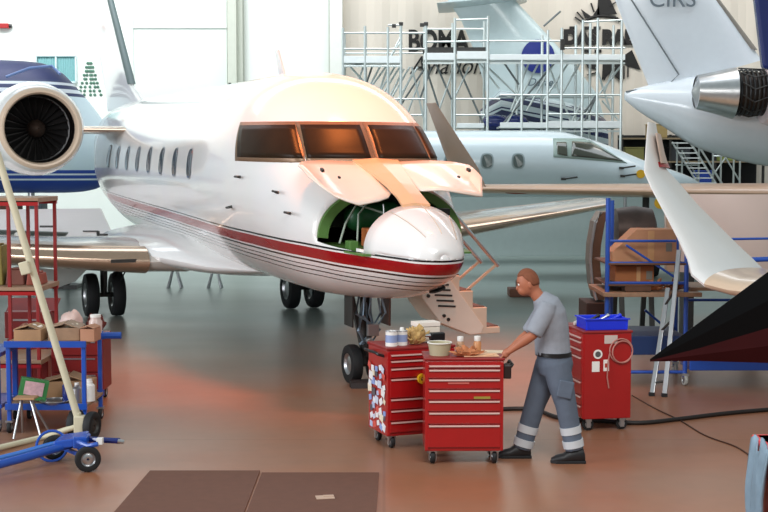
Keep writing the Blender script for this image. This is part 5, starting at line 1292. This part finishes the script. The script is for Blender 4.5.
single('wheel_chock', MB().prism([(-.12, -.06, 0), (.12, -.06, 0), (.12, .0, .09), (-.12, .0, .09)], (0, .02, 0)).box((0, .03, .045), (.24, .1, .085)), mat('chock_dark', '241614', .6), 'black and red wheel chock in front of the nose wheel', 'wheel chock', (g_.x, g_.y-.12, 0), R(10), bevel=.005)
for i, px in enumerate((172, 212)):
    g_ = gnd(px+3, 288)
    t = thing('wheel_stand', ('small silver trestle on the floor under the fuselage, left one', 'small silver trestle on the floor under the fuselage, right one')[i], 'trestle', (g_.x, g_.y, 0), 0, 'small silver trestles')
    for a, b in (((-.14, -.1, 0), (-.03, 0, .42)), ((.14, -.1, 0), (.03, 0, .42)), ((-.14, .1, 0), (-.03, 0, .42)), ((.14, .1, 0), (.03, 0, .42))): MB().cyl(a, b, .025).build('leg', alu, t, smooth=True)
    MB().box((0, 0, .43), (.2, .12, .03)).build('top_plate', alu, t, bevel=.004)
# ------------------------------------------------------------------ camera, light
cd = bpy.data.cameras.new('camera'); co = bpy.data.objects.new('camera', cd); COL.objects.link(co)
cd.sensor_width = 36; cd.lens = 36*FPX/768; cd.clip_end = 300
co.location = (0, 0, CAMZ); co.rotation_euler = (PI/2-PITCH, 0, 0); S.camera = co
w = bpy.data.worlds.new('world'); S.world = w; w.use_nodes = True
bg = w.node_tree.nodes['Background']; bg.inputs[0].default_value = srgb('d3e4e8'); bg.inputs[1].default_value = .5
def area(name, loc, target, size, power, col, sy=None):
    l = bpy.data.lights.new(name, 'AREA'); l.energy = power; l.color = srgb(col)[:3]; l.size = size
    if sy: l.shape = 'RECTANGLE'; l.size_y = sy
    o = bpy.data.objects.new(name, l); COL.objects.link(o); o.location = loc
    o.rotation_euler = (V(target)-V(loc)).to_track_quat('-Z', 'Y').to_euler(); return o
area('daylight_gate', (-17, 5, 5.5), (-3, 22, 2), 12, 2600, 'f4f8ff', 7)
area('background_fill', (0, 32, 14), (0, 35, 0), 30, 2000, 'f2f8ff', 6)  # added overhead fill that brightens the background aircraft
area('wall_light', (-14, 34, 13), (-14, WD, 5), 16, 1800, 'ffffff', 2)
area('wall_light_right', (8, 35, 13), (8, WD, 5), 16, 500, 'fff4e8', 2)
def spot(name, loc, target, power, col, ang, rad=1.2):
    l = bpy.data.lights.new(name, 'SPOT'); l.energy = power; l.color = srgb(col)[:3]; l.spot_size = R(ang); l.spot_blend = .6; l.shadow_soft_size = rad
    o = bpy.data.objects.new(name, l); COL.objects.link(o); o.location = loc
    o.rotation_euler = (V(target)-V(loc)).to_track_quat('-Z', 'Y').to_euler(); return o
spot('sodium_lamp', (.4, 15.5, 10.5), (-.2, 16.3, 3), 5000, 'ff8842', 42)
area('near_fill', (2, 4, 8), (4.5, 15, 1.0), 5, 700, 'fffdfa', 3)  # unseen fill light, added to whiten the winglet and the near right side
S.view_settings.view_transform = 'Standard'; S.view_settings.look = 'None'; S.view_settings.gamma = 1
S.view_settings.exposure = 0.0; S.view_settings.use_curve_mapping = False
